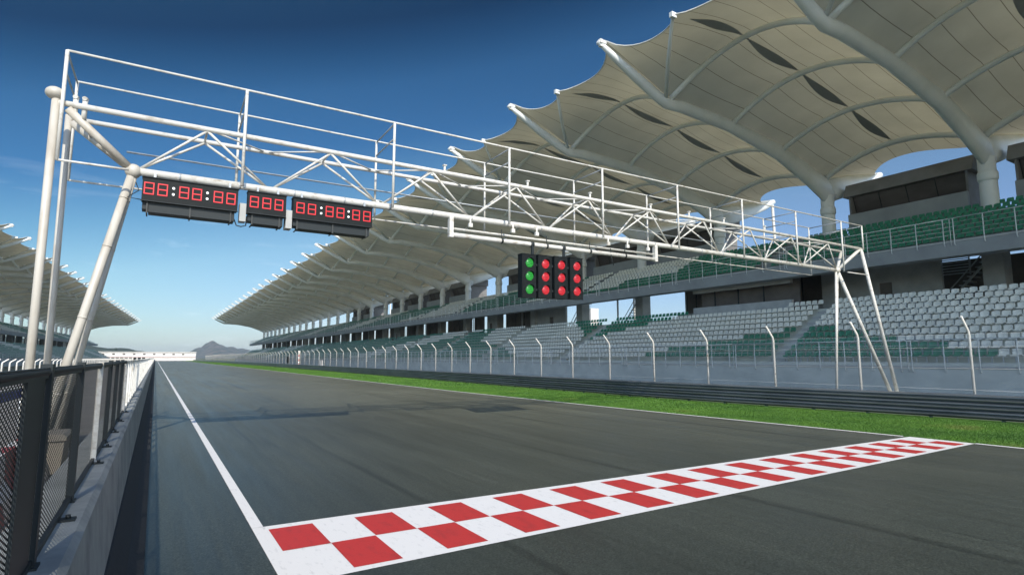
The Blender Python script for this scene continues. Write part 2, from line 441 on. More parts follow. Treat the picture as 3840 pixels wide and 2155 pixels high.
strip('boundary_line', lambda y: 1.15, lambda y: 1.285, 0.004, M['paint_white'], [-60, 0, 5.893])
YLO = lambda x: 5.86 + 0.0345 * x
YHI = lambda x: 8.06 - 0.008 * x
fl = MB(); fl.sheet([[(x, YLO(x), 0.004), (x, YHI(x), 0.004)] for x in (1.15, 4, 7, 10, 13, 15.5, 17.4)], 0, False)
fo = fl.build('finish_line', M['paint_white'])
if fo.data.polygons[0].normal.z < 0: fo.data.flip_normals()
tag(fo, kind='structure')
rb = MB()
k = 0
while 1.32 + 0.525 * (k + 1) < 17.3:
    x0 = 1.32 + 0.525 * k
    lo_, hi_ = YLO(x0 + 0.26) + 0.11, YHI(x0 + 0.26) - 0.17
    ya, yb = ((lo_ + hi_) / 2, hi_) if k % 2 == 0 else (lo_, (lo_ + hi_) / 2)
    j = lambda: random.uniform(-0.006, 0.006)
    ids = [rb.vert((x0 + 0.004 + j(), ya + j(), 0.008)), rb.vert((x0 + 0.521 + j(), ya + j(), 0.008)), rb.vert((x0 + 0.521 + j(), yb + j(), 0.008)), rb.vert((x0 + 0.004 + j(), yb + j(), 0.008))]
    rb.face(ids)
    k += 1
tag(rb.build('finish_line_checks', M['paint_red']), kind='structure')

# grass blades on the verge (nobody could count them)
gm = bpy.data.materials.new('grass_blade'); gm.use_nodes = True
gn = gm.node_tree.nodes; gl = gm.node_tree.links; gb = gn['Principled BSDF']; gb.inputs['Roughness'].default_value = 0.7
gt = gn.new('ShaderNodeTexCoord'); gz = gn.new('ShaderNodeTexNoise'); gz.inputs['Scale'].default_value = 0.4; gz.inputs['Detail'].default_value = 7
gr = gn.new('ShaderNodeValToRGB'); gr.color_ramp.elements[0].position = 0.32; gr.color_ramp.elements[0].color = (0.048, 0.135, 0.012, 1)
gr.color_ramp.elements[1].position = 0.62; gr.color_ramp.elements[1].color = (0.085, 0.20, 0.018, 1)
q_ = gr.color_ramp.elements.new(0.76); q_.color = (0.15, 0.19, 0.035, 1)
gl.new(gt.outputs['Object'], gz.inputs['Vector']); gl.new(gz.outputs['Fac'], gr.inputs[0]); gl.new(gr.outputs[0], gb.inputs['Base Color'])
gv, gf = [], []
def blades(count, y0, y1, w, h):
    for _ in range(count):
        y = random.uniform(y0, y1)
        a, b = smooth_pts(XR, y) + 0.13, smooth_pts(XG, y) + 0.1
        x = random.uniform(a, b)
        t = random.uniform(0, pi); hh = h * random.uniform(0.5, 1.2); ww = w * random.uniform(0.6, 1.2)
        dx, dy = cos(t) * ww, sin(t) * ww
        lx, ly = random.uniform(-0.03, 0.03), random.uniform(-0.03, 0.03)
        i = len(gv)
        gv.extend([(x - dx, y - dy, -0.01), (x + dx, y + dy, -0.01), (x + lx, y + ly, hh)])
        gf.append((i, i + 1, i + 2))
blades(150000, 3.5, 16, 0.010, 0.030)
blades(90000, 16, 40, 0.017, 0.030)
blades(30000, 40, 110, 0.05, 0.035)
blades(9000, 110, 300, 0.15, 0.04)
gme = bpy.data.meshes.new('grass'); gme.from_pydata(gv, [], gf); gme.materials.append(gm); gme.update()
go = bpy.data.objects.new('grass', gme); COL.objects.link(go)
tag(go, 'bright green mown grass growing along the right of the track', 'grass', kind='stuff')

# ------------------------------------------------------------------ pit wall on the left
pw = empty('pit_wall', (-0.45, 10, 0), 'long grey concrete pit wall beside the track, dark along its foot', 'wall')
b = MB()
prof = [(-0.72, 0), (-0.30, 0.0), (-0.235, 0.36), (-0.30, 1.06), (-0.335, 1.1), (-0.68, 1.1), (-0.72, 1.06)]
y = -6.0
while y < 500:
    L = 6.05 if y < 100 else 30.0
    b.extrude_y(prof, y, y + L - (0.012 if y < 60 else 0.0), 0, False)
    y += L
b.build('barrier', M['wall'], pw)
b = MB()
b.extrude_y([(-0.295, 0.0), (0.03, 0.0), (0.035, 0.09), (-0.10, 0.2), (-0.222, 0.4), (-0.24, 0.4)], -6, 500)
b.build('skirt', M['tar'], pw)
b = MB()
for yy in (4.62, 6.9, 8.1, 9.6, 11.2, 13.0):
    b.box(-0.46, yy - 0.045, 1.1, -0.36, yy + 0.045, 1.112)
    b.tube([(-0.40, yy, 1.11), (-0.40, yy, 1.135)], 0.014, 6)
b.build('anchor_plate', M['dark_steel'], pw)

pf = empty('pit_wall_fence', (-0.45, 10, 1.1), 'low dark wire fence standing on the pit wall, its far posts white', 'fence')
FX = -0.452
b = MB(); b.tube([(FX, -1.5, 2.03), (FX, 13.0, 2.03)], (0.02, 0.032)[0], 10); b.box(FX - 0.012, -1.5, 2.0, FX + 0.012, 13.0, 2.052); b.build('top_rail', M['dark_steel'], pf)
b = MB(); b.box(FX - 0.012, -1.5, 1.115, FX + 0.012, 13.0, 1.145); b.build('bottom_rail', M['dark_steel'], pf)
b = MB()
b.box(FX - 0.01, 3.14, 1.14, FX + 0.004, 3.60, 2.0)
b.build('wind_screen', M['dark_steel'], pf)
posts = [(0.6, 0), (2.0, 0), (3.68, 0), (5.2, 0), (7.0, 1), (8.5, 0), (9.95, 0), (11.4, 0), (13.05, 1)]
yy = 14.2
while len(posts) < 94:
    posts.append((yy, 1)); yy += 1.2 if yy < 50 else 3.4
for yy, wht in posts:
    b = MB()
    w = 0.034 if not wht else 0.026
    if yy > 13: w = 0.075
    b.box(FX - 0.022, yy - w, 1.1, FX + 0.022, yy + w, 2.07 if not wht else 2.06)
    if yy < 13.5: b.box(FX - 0.035, yy - w - 0.02, 1.1, FX + 0.035, yy + w + 0.02, 1.112)
    b.build('post', M['dark_steel'] if not wht else M['white_steel'], pf)
b = MB()
for k in range(24):
    y0, y1 = -1.5 + 14.5 * k / 24, -1.5 + 14.5 * (k + 1) / 24
    b.sheet([[(FX - 0.014, y0, 1.13), (FX - 0.014, y0, 2.0)], [(FX - 0.014, y1, 1.13), (FX - 0.014, y1, 2.0)]], 0, False, [[(y0, 1.13), (y0, 2.0)], [(y1, 1.13), (y1, 2.0)]])
b.build('mesh_panel', M['pit_mesh'], pf)
b = MB(); b.box(FX - 0.012, 13.1, 2.0, FX + 0.012, 240, 2.05); b.box(FX - 0.012, 13.1, 1.12, FX + 0.012, 240, 1.16); b.build('white_rail', M['white_steel'], pf)

# things standing in the pit lane behind the fence
t = empty('plastic_barrier', (-1.75, 11.2, 0), 'red and white plastic barrier behind the pit wall fence', 'barrier')
b = MB()
for kk in range(6):
    y0 = 9.2 + 0.72 * kk
    b.extrude_y([(-2.0, 0.0), (-1.5, 0.0), (-1.55, 0.25), (-1.66, 0.42), (-1.68, 0.8), (-1.82, 0.8), (-1.84, 0.42), (-1.95, 0.25)], y0, y0 + 0.7, kk % 2)
b.build('body', [M['red_plastic'], M['white_plastic']], t)
b = MB()
for kk in range(7): b.tube([(-1.75, 9.19 + 0.72 * kk, 0.05), (-1.75, 9.19 + 0.72 * kk, 0.86)], 0.022, 6)
b.build('connector_pin', M['galv'], t)
t = empty('storage_bin', (-1.6, 14.1, 0), 'cream storage bin with a red latch behind the pit wall fence', 'bin')
b = MB(); b.extrude_y([(-1.86, 0.05), (-1.34, 0.05), (-1.3, 0.62), (-1.9, 0.62)], 13.3, 14.2); b.build('body', M['cream'], t)
b = MB(); b.extrude_y([(-1.93, 0.622), (-1.27, 0.622), (-1.27, 0.69), (-1.33, 0.74), (-1.87, 0.74), (-1.93, 0.69)], 13.26, 14.24); b.build('lid', M['cream'], t)
b = MB(); b.box(-1.62, 13.235, 0.52, -1.54, 13.26, 0.68); b.build('latch', M['red_plastic'], t)
t = empty('equipment_cabinet', (-1.9, 17.6, 0), 'dark equipment cabinet on wheels by the foot of the gantry', 'cabinet')
b = MB(); b.box(-2.2, 17.1, 0.12, -1.55, 18.1, 1.45); b.build('cabinet_body', M['dark_steel'], t)
b = MB(); b.box(-2.12, 17.085, 0.2, -1.63, 17.098, 1.36); b.build('door', M['board'], t)
for dx in (-2.1, -1.65):
    for dy in (17.2, 18.0):
        b = MB(); b.tube([(dx - 0.025, dy, 0.06), (dx + 0.025, dy, 0.06)], 0.06, 10); b.build('wheel', M['dark_steel'], t)
t = empty('pit_sign', (-3.0, 19, 0), 'low blue and white sign board standing in the pit lane', 'sign')
b = MB(); b.box(-3.03, 17.2, 1.05, -2.99, 21.0, 1.27); b.build('sign_panel', M['blue'], t)
b = MB(); b.box(-3.032, 17.2, 1.272, -2.988, 21.0, 1.34); b.build('white_band', M['white_plastic'], t)
for yy in (17.6, 20.6):
    b = MB(); b.tube([(-3.06, yy, 0), (-3.06, yy, 1.3)], 0.03, 8); b.build('leg', M['galv'], t)

# ------------------------------------------------------------------ guard rail on the right
gr_ = empty('guard_rail', (22.5, 20, 0), 'long grey three-beam steel guard rail between the grass and the fence', 'guard rail')
ygr = [-20 + 2 * k for k in range(0, 60)] + [102 + 14 * k for k in range(0, 31)]
for zc in (0.20, 0.47, 0.74):
    b = MB()
    wv = [(0.0, -0.135), (0.012, -0.12), (0.075, -0.085), (0.08, -0.055), (0.02, -0.012), (0.02, 0.012), (0.08, 0.055), (0.075, 0.085), (0.012, 0.12), (0.0, 0.135)]
    rows = []
    for y in ygr:
        x = smooth_pts(XG, y)
        rows.append([(x - d, y, zc + z) for d, z in wv])
    b.sheet(rows, 0, False)
    b.build('rail_beam', M['galv_rail'] if 'galv_rail' in M else M.setdefault('galv_rail', mat('rail_zinc', (0.22, 0.24, 0.25), 0.3, 0.6, noise=(1.2, (0.13, 0.15, 0.16), 0.4, 0.7, (1, 0.3, 1)))), gr_)
y = 2.0
for k in range(60):
    x = smooth_pts(XG, y)
    b = MB(); b.box(x + 0.022, y - 0.05, 0, x + 0.12, y + 0.05, 0.86)
    for zc in (0.20, 0.47, 0.74): b.box(x - 0.024, y - 0.018, zc - 0.018, x + 0.021, y + 0.018, zc + 0.018)
    b.build('post', M['galv_rail'], gr_)
    y += 2.0

# ------------------------------------------------------------------ catch fence on the right
CF = 26.4
cf = empty('catch_fence', (CF, 20, 0), 'tall catch fence of cranked white posts and thin wire behind the guard rail', 'fence')
for k in range(98):
    y = 5.55 + 4.12 * k
    b = MB()
    r = 0.05 + random.uniform(-0.006, 0.006)
    dx = random.uniform(-0.03, 0.03)
    b.tube([(CF, y, 0), (CF + dx * 0.2, y, 2.95), (CF - 0.05, y, 3.12), (CF - 0.52, y, 3.66)], [r, r, r * 0.95, r * 0.75], 8 if k < 20 else 6)
    b.build('post', M['rust_white'], cf)
b = MB()
for k in range(130):
    y0, y1 = 1.4 + 3.1 * k, 1.4 + 3.1 * (k + 1)
    b.sheet([[(CF - 0.06, y0, 0.1), (CF - 0.06, y0, 3.0), (CF - 0.58, y0, 3.62)], [(CF - 0.06, y1, 0.1), (CF - 0.06, y1, 3.0), (CF - 0.58, y1, 3.62)]], 0, False,
            [[(y0, 0.1), (y0, 3.0), (y0, 3.8)], [(y1, 0.1), (y1, 3.0), (y1, 3.8)]])
b.build('wire_netting', M['catch_mesh'], cf)
b = MB()
for z in (0.9, 1.7, 2.5, 3.0): b.tube([(CF - 0.07, -8, z), (CF - 0.07, 404, z)], 0.004, 4)
b.build('tension_wire', M['galv'], cf)
t = empty('marshal_panel', (25.9, 141, 0), 'small black square panel on the catch fence far down the straight', 'panel')
b = MB(); b.box(26.0, 140.4, 0.9, 26.08, 142.2, 2.4); b.build('panel_face', M['board'], t)
b = MB(); b.box(26.085, 141.2, 0.0, 26.15, 141.4, 2.3); b.build('post', M['galv'], t)
t = empty('marker_board', (25.9, 109, 0), 'small white marker board at the foot of the catch fence', 'board')
b = MB(); b.box(26.0, 108.5, 0.3, 26.08, 110.4, 1.7); b.build('board_face', M['far_white'], t)
b = MB(); b.box(26.085, 109.2, 0.0, 26.15, 109.4, 1.6); b.build('post', M['galv'], t)
t = empty('signal_pole', (25.8, 128, 0), 'tall red and white pole rising in front of the catch fence', 'pole')
b = MB()
for q in range(7): b.tube([(25.8, 128, 0.46 * q), (25.8, 128, 0.46 * q + 0.46)], 0.17, 10, q % 2)
b.build('pole_shaft', [M['far_white'], mat('faded_red', (0.55, 0.30, 0.27), 0.6)], t)
b = MB(); b.box(25.6, 127.8, 3.22, 26.0, 128.2, 3.6); b.build('pole_head', M['far_white'], t)

lf = empty('catch_fence', (-11, 70, 0), 'low fence of cranked white posts beyond the pit lane, seen between the gantry legs', 'fence')
for k in range(70):
    y = 58.8 + 2.75 * k; x = -11 + 0.02 * (y - 64)
    b = MB(); b.tube([(x, y, 0), (x, y, 1.62), (x + 0.03, y, 1.72), (x + 0.42, y, 2.0)], [0.07, 0.07, 0.065, 0.055], 6); b.build('post', M['rust_white'], lf)
b = MB()
for k in range(12):
    y0, y1 = 50 + 17 * k, 67 + 17 * k; xa, xb = -11 + 0.02 * (y0 - 64), -11 + 0.02 * (y1 - 64)
    b.sheet([[(xa + 0.08, y0, 0.1), (xa + 0.08, y0, 1.7)], [(xb + 0.08, y1, 0.1), (xb + 0.08, y1, 1.7)]], 0, False, [[(y0, 0.1), (y0, 1.7)], [(y1, 0.1), (y1, 1.7)]])
b.build('wire_netting', M['catch_mesh'], lf)

# ------------------------------------------------------------------ start gantry across the track
ga = empty('start_gantry', (13.5, 15.15, 0), 'white steel start gantry spanning the track on raked tube legs', 'gantry')
YF, YB, YL = 14.7, 15.6, 15.15
ZT, ZL = 7.38, 6.27
WS, CS = M['white_steel'], M['cream_steel']
def part(name, pts, r, m=WS, n=10, parent=ga, **k):
    b = MB(); b.tube(pts, r, n, **k); return b.build(name, m, parent)
def leg(pts, r, joints=True, m=None):
    b = MB(); b.tube(pts, r, 16)
    if joints:
        p, q = Vector(pts[0]), Vector(pts[-1])
        for s_ in (0.22, 0.47, 0.72, 0.9):
            c = p.lerp(q, s_); d = (q - p).normalized()
            b.tube([c - d * 0.02, c + d * 0.02], r * 1.06, 16)
    return b.build('leg', m or CS, ga)
leg([(-2.1, YF, 0), (-2.1, YF, 7.5)], 0.078, False)
leg([(-1.93, YB, 0), (-1.98, YB, 7.45)], 0.068, False)
leg([(-1.93, YF + 0.05, 0), (-0.70, YL, 6.25)], 0.086)
leg([(-1.78, YB, 0), (-0.66, YL, 6.2)], 0.064)
leg([(31.42, YF, 0.42), (29.0, YF, 7.36)], 0.08, False, WS)
leg([(31.3, YL - 0.2, 0.42), (27.6, YL, 6.27)], 0.085, True, WS)
leg([(27.28, YL + 0.25, 0), (27.5, YL, 6.25)], 0.052, False, WS)
leg([(27.62, YL + 0.45, 0), (27.66, YL, 6.25)], 0.034, False, WS)
b = MB(); b.ball((-2.13, YF, 7.56), 0.17, 18, 0, 0.8); b.build('end_cap', CS, ga)
b = MB(); b.ball((-0.69, YL, 6.26), 0.165, 18); b.build('node', CS, ga)
b = MB(); b.ball((27.6, YL, 6.27), 0.15, 18); b.build('node', WS, ga)
b = MB(); b.box(30.9, 14.2, 0, 31.9, 15.4, 0.36); b.box(31.15, 14.45, 0.36, 31.65, 15.15, 0.45); b.build('footing', M['concrete'], ga)
for yy in (YF, YB):
    part('end_strut', [(-0.69, YL, 6.26), (-1.9, yy, 7.28)], 0.085, CS, 14)
    part('end_strut', [(27.6, YL, 6.27), (28.9, yy, 7.34)], 0.075, WS, 12)
b = MB()
for s_ in (0.3, 0.5, 0.7):
    p = Vector((-0.69, YL, 6.26)).lerp(Vector((-1.9, YF, 7.28)), s_); q = Vector((-0.69, YL, 6.26)).lerp(Vector((-1.9, YB, 7.28)), s_)
    b.tube([p, q], 0.03, 8)
b.build('strut_rung', CS, ga)
part('top_chord', [(-2.1, YF, ZT), (29.0, YF, ZT)], 0.062, WS, 12)
part('top_chord', [(-2.0, YB, ZT), (29.0, YB, ZT)], 0.055, WS, 12)
part('bottom_chord', [(-0.69, YL, ZL), (27.6, YL, ZL)], 0.088, WS, 14)
for q in range(22):
    x = 0.2 + 1.27 * q
    b = MB(); b.tube([(x, YL, ZL), (x + 0.035, YL, ZL)], 0.097, 14); b.build('pipe_clamp', M['galv'], ga)
lo = [-0.66 + 2.83 * q for q in range(11)]
for q in range(10):
    xu = lo[q] + 1.36
    for yy in (YF, YB):
        part('diagonal', [(lo[q] + 0.09, YL, ZL + 0.07), (xu, yy, ZT - 0.04)], 0.03, WS, 8)
        part('diagonal', [(xu, yy, ZT - 0.04), (lo[q + 1] - 0.09, YL, ZL + 0.07)], 0.03, WS, 8)
    part('cross_tie', [(xu, YF, ZT), (xu, YB, ZT)], 0.026, WS, 8)
    part('plan_brace', [(xu, YF, ZT), (xu + 1.4, YB, ZT)], 0.02, WS, 6)
    part('plan_brace', [(xu + 1.4, YB, ZT), (xu + 2.83, YF, ZT)], 0.02, WS, 6) if q < 9 else None
px = [-1.98, 1.48, 5.19, 8.87, 12.57, 16.2, 19.94, 23.6, 27.2, 29.03]
YHF, YHB = 14.6, 16.2
for i, x in enumerate(px):
    z0 = 6.12 if i < 9 else 7.3
    part('handrail_post', [(x, YHF, z0), (x, YHF, 8.5)], 0.036, WS, 10)
    if i < 9: part('handrail_post', [(x + 0.02, YHB, z0), (x + 0.02, YHB, 8.5)], 0.033, WS, 10)
    b = MB()
    for z in ((8.47, 8.05) if i < 9 else (8.47,)): b.tube([(x, YHF, z), (x + 0.02, YHB, z)], 0.021, 8)
    b.build('cage_bar', M['galv'], ga)
part('handrail', [(-1.98, YHF, 8.5), (29.06, YHF, 8.5)], 0.027, WS, 8)
part('handrail', [(-1.96, YHB, 8.5), (27.4, YHB, 8.5)], 0.025, WS, 8)
part('mid_rail', [(-0.9, YHB, 7.0), (27.2, YHB, 7.0)], 0.024, M['galv'], 8)
part('foot_rail', [(-1.98, YHF, 6.13), (-0.75, YHF, 6.13)], 0.026, WS, 8)
part('foot_rail', [(-1.96, YHB, 6.13), (-0.2, YHB, 6.13)], 0.024, WS, 8)
part('foot_rail', [(4.9, YHB, 6.13), (27.2, YHB, 6.13)], 0.024, WS, 8)
part('foot_rail', [(27.5, YHF, 6.1), (29.25, YHF, 6.1)], 0.026, WS, 8)
for x in (-1.78, -1.62):
    b = MB(); b.tube([(x, YF + 0.05, 7.12), (x, YF + 0.05, 7.56)], 0.05, 10); b.tube([(x - 0.01, YF - 0.02, 7.56), (x + 0.01, YF + 0.14, 7.6)], 0.045, 8); b.build('bracket', WS, ga)
for x in (6.75, 9.6, 12.1, 14.9, 16.9, 18.9, 21.5):
    b = MB(); b.tube([(x, YF, ZT), (x, YF, ZT + 0.2)], 0.035, 8); b.box(x - 0.05, YF - 0.05, ZT + 0.2, x + 0.05, YF + 0.05, ZT + 0.235); b.build('lamp_stub', WS, ga)
for x in (7.8, 9.3, 10.2, 13.2, 14.1, 15.1):
    b = MB(); b.tube([(x, YL - 0.06, ZL), (x, YL - 0.06, ZL - 0.26)], 0.03, 8); b.box(x - 0.06, YL - 0.1, ZL - 0.28, x + 0.06, YL - 0.02, ZL - 0.16); b.build('cable_bracket', WS, ga)
b = MB()
for x in (7.17, 15.5): b.box(x - 0.065, YL - 0.09, 5.62, x + 0.065, YL + 0.05, 6.24)
b.tube([(7.12, YL - 0.02, 5.7), (15.56, YL - 0.02, 5.7)], 0.072, 12)
b.tube([(7.2, YL + 0.02, 5.9), (15.5, YL + 0.02, 5.9)], 0.03, 8)
b.build('hanging_beam', WS, ga)
b = MB()
for x in (8.9, 10.6, 12.4, 14.0):
    b.tube([(x, YL - 0.02, 5.61), (x + 0.012, YL - 0.02, 6.05)], 0.014, 6)
    b.tube([(x - 0.02, YL - 0.02, 5.7), (x + 0.05, YL - 0.02, 5.7)], 0.078, 12)
b.tube([(13.3, YL - 0.05, 5.9), (13.32, YL - 0.1, 5.5), (13.4, YL - 0.1, 5.3)], 0.014, 6)
b.build('cable_tie', M['dark_steel'], ga)
# loose cable loops by the boards
b = MB(); b.tube([(1.4, 15.1, 5.42), (1.45, 15.0, 5.25), (1.55, 14.98, 5.23), (1.66, 15.05, 5.28), (1.67, 15.05, 5.5)], 0.014, 6)
b.tube([(-0.62, 15.0, 5.98), (-0.55, 14.98, 5.8), (-0.75, 14.98, 5.62), (-0.5, 15.0, 5.6)], 0.012, 6)
b.build('cable', M['dark_steel'], ga)

# timing boards hung under the bottom chord
def digit(b, x, z, w=0.2, h=0.275, yf=14.838):
    t_ = 0.026
    seg = [(x, z + h - t_, x + w, z + h), (x, z + h/2 - t_/2, x + w, z + h/2 + t_/2), (x, z, x + w, z + t_),
           (x, z + t_, x + t_, z + h/2 - t_/2), (x + w - t_, z + t_, x + w, z + h/2 - t_/2),
           (x, z + h/2 + t_/2, x + t_, z + h - t_), (x + w - t_, z + h/2 + t_/2, x + w, z + h - t_)]
    for x0, z0, x1, z1 in seg: b.box(x0 + 0.002, yf, z0 + 0.001, x1 - 0.002, yf + 0.008, z1 - 0.001)
def board(x0, x1, digs, dots, label):
    t = empty('timing_board', ((x0 + x1) / 2, 15, 5.55), label, 'timing board', 'red digit timing boards on the gantry')
    b = MB(); b.box(x0, 14.85, 5.57, x1, 15.12, 6.09); b.build('housing', M['board'], t)
    b = MB()
    b.box(x0 - 0.015, 14.843, 5.555, x1 + 0.015, 14.9, 5.569); b.box(x0 - 0.015, 14.82, 6.091, x1 + 0.015, 15.12, 6.105)
    b.build('frame', M['dark_steel'], t)
    for d in digs:
        q = MB(); digit(q, d, 5.705); q.build('digit', M['led_red'], t)
    for d in dots:
        q = MB()
        for z in (5.77, 5.91): q.tube([(d, 14.838, z), (d, 14.849, z)], 0.027, 10)
        q.build('colon', M['led_white'], t)
    b = MB()
    n_ = max(2, int((x1 - x0) / 0.9) + 1)
    b.box(x0 + 0.14, 14.93, 5.33, x1 - 0.05, 15.3, 5.552)
    b.box(x0 + 0.02, 14.95, 5.39, x0 + 0.137, 15.28, 5.552)
    b.build('ballast_box', M['dark_steel'], t)
    for q in range(n_):
        xx = lerp(x0 + 0.1, x1 - 0.15, q / (n_ - 1))
        c = MB(); c.box(xx, 14.9, 5.31, xx + 0.03, 14.927, 5.55); c.box(xx, 14.9, 5.295, xx + 0.03, 15.3, 5.309); c.build('bracket', M['strap'], t)
    for xx in (x0 + 0.2, x1 - 0.2):
        c = MB(); c.box(xx, 15.0, 6.092, xx + 0.05, 15.06, 6.26); c.build('hanger', M['galv'], t)
    return t
board(-0.49, 1.44, [-0.46, -0.2, 0.22, 0.48, 0.92, 1.19], [0.11, 0.79], 'long black timing board with six red digits, next to the left gantry legs')
tb = board(1.66, 2.53, [1.7, 1.98, 2.26], [], 'short black timing board with three red digits, hung between the two long boards')
b = MB(); b.box(1.5, 14.95, 5.36, 1.64, 15.2, 5.8); b.build('junction_box', M['pier'], tb)
tb = board(2.70, 4.72, [2.77, 3.05, 3.49, 3.77, 4.18, 4.47], [3.38, 4.08], 'long black timing board with six red digits, hung nearest the hanging beam')
b = MB(); b.box(2.545, 14.9, 5.3, 2.69, 15.2, 5.76); b.build('junction_box', M['pier'], tb)

# start lights hung from the beam
LX = [9.55, 10.16, 10.79, 11.42]
LL = ['black signal panel with three green lamps, hung first in the row of start lights',
      'black signal panel with three red lamps, hung beside the green panel',
      'black signal panel with three red lamps, second red one away from the green panel',
      'black signal panel with three red lamps, hung last in the row of start lights']
for i, x in enumerate(LX):
    t = empty('start_light', (x + 0.26, 15, 3.97), LL[i], 'signal light', 'start lights hung under the gantry')
    dz = 0.015 * i
    b = MB(); b.box(x, 14.95, 3.97 + dz, x + 0.52, 15.2, 5.33 + dz)
    b.box(x - 0.012, 14.94, 3.955 + dz, x + 0.532, 14.96, 3.969 + dz); b.box(x - 0.012, 14.94, 5.331 + dz, x + 0.532, 15.2, 5.345 + dz)
    b.build('housing', M['board'], t)
    for z in (5.06, 4.645, 4.225):
        z += dz
        cx_ = x + 0.27
        b = MB()
        # lens: a shallow dome facing the grid
        rings = []
        for a_ in range(5):
            rr = 0.143 * sin(pi / 2 * (a_ + 1) / 5); yy = 14.946 - 0.05 * cos(pi / 2 * (a_ + 1) / 5)
            rings.append([b.vert((cx_ + rr * cos(2*pi*j/24), yy, z + rr * sin(2*pi*j/24))) for j in range(24)])
        c0 = b.vert((cx_, 14.896, z))
        for j in range(24): b.face((c0, rings[0][j], rings[0][(j+1) % 24]), 0, True)
        for p_, q_ in zip(rings, rings[1:]):
            for j in range(24): b.face((p_[j], q_[j], q_[(j+1) % 24], p_[(j+1) % 24]), 0, True)
        ob = b.build('lamp', M['lamp_green'] if i == 0 else M['lamp_red'], t)
        v = MB()
        n_ = 16
        for j in range(n_):
            a0, a1 = pi * (-0.16 + 1.32 * j / n_), pi * (-0.16 + 1.32 * (j + 1) / n_)
            dep = lambda a: 14.93 - 0.10 * max(0, sin(a)) - 0.005
            r0, r1 = 0.155, 0.166
            q = [v.vert((cx_ + r * cos(a), yv, z + r * sin(a))) for a, yv, r in ((a0, 14.949, r1), (a1, 14.949, r1), (a1, dep(a1), r1), (a0, dep(a0), r1), (a0, 14.949, r0), (a1, 14.949, r0), (a1, dep(a1), r0), (a0, dep(a0), r0))]
            for f_ in ((0, 1, 2, 3), (7, 6, 5, 4), (3, 2, 6, 7)): v.face([q[w] for w in f_], 0, True)
        v.build('visor', M['dark_steel'], ob)
    if i < 3:
        b = MB(); b.box(x + 0.53, 15.0, 4.2, x + 0.605, 15.1, 4.26); b.box(x + 0.53, 15.0, 5.0, x + 0.605, 15.1, 5.06); b.build('link_bracket', M['dark_steel'], t)
    if i in (0, 2):
        b = MB(); b.box(x + 0.44, 15.06, 5.35, x + 0.52, 15.12, 5.66); b.tube([(x + 0.42, YL - 0.02, 5.7), (x + 0.54, YL - 0.02, 5.7)], 0.09, 14); b.build('hanger', M['dark_steel'], t)

# ------------------------------------------------------------------ grandstands
LBAY = 12.1
BEAM = [(53.2, 17.3, 0.9, 0.36), (52.2, 17.45, 1.2, 0.44), (49.6, 18.45, 0.98, 0.5), (45.2, 19.85, 0.72, 0.5), (38.8, 20.85, 0.5, 0.44), (33.2, 21.15, 0.46, 0.44), (31.5, 21.05, 0.44, 0.42), (30.4, 21.42, 0.40, 0.38), (28.2, 22.4, 0.34, 0.33), (26.3, 23.3, 0.25, 0.25), (24.9, 24.0, 0.14, 0.16)]
RARM = [(52.2, 17.5, 1.15, 0.42), (54.6, 18.2, 1.05, 0.4), (57.6, 19.15, 0.85, 0.36), (60.4, 20.0, 0.55, 0.3), (62.3, 20.75, 0.28, 0.24)]
ZB = [(25.2, 24.3), (26.3, 23.9), (28.2, 23.15), (30.4, 22.15), (31.5, 21.65), (33.2, 21.42), (38.8, 21.15), (45.2, 20.3), (49.6, 19.15), (52.2, 18.75), (57, 19.85), (62, 20.95)]
ZR = [(25.7, 22.95), (29, 23.6), (32.6, 23.9), (38.9, 22.95), (45.3, 21.7), (51.8, 20.35), (53.6, 19.4), (62, 18.8)]
AX = [(31.6, 32.6), (38.8, 38.9), (45.2, 45.3), (52.0, 51.8)]
AZ = [(21.15, 23.68), (20.85, 22.75), (19.85, 21.5), (18.6, 20.15)]

def mem_z(x, v):
    w = abs(2 * v - 1)
    zb, zr = interp(x, ZB), interp(x, ZR)
    arch = 1 - w ** 2
    z = zb + (zr - zb) * arch
    # the cloth dips a little between its arches
    for (a0, _), (a1, _) in zip(AX, AX[1:]):
        if a0 < x < a1: z -= 0.30 * sin(pi * (x - a0) / (a1 - a0)) * (1 - w ** 2) ** 0.8
    return z
def x_front(v): return 25.45 + 0.25 * (1 - abs(2 * v - 1)) + 1.5 * abs(sin(2 * pi * v)) ** 0.62
def x_rear(v): return 53.7 + 8.3 * abs(2 * v - 1) ** 2.3

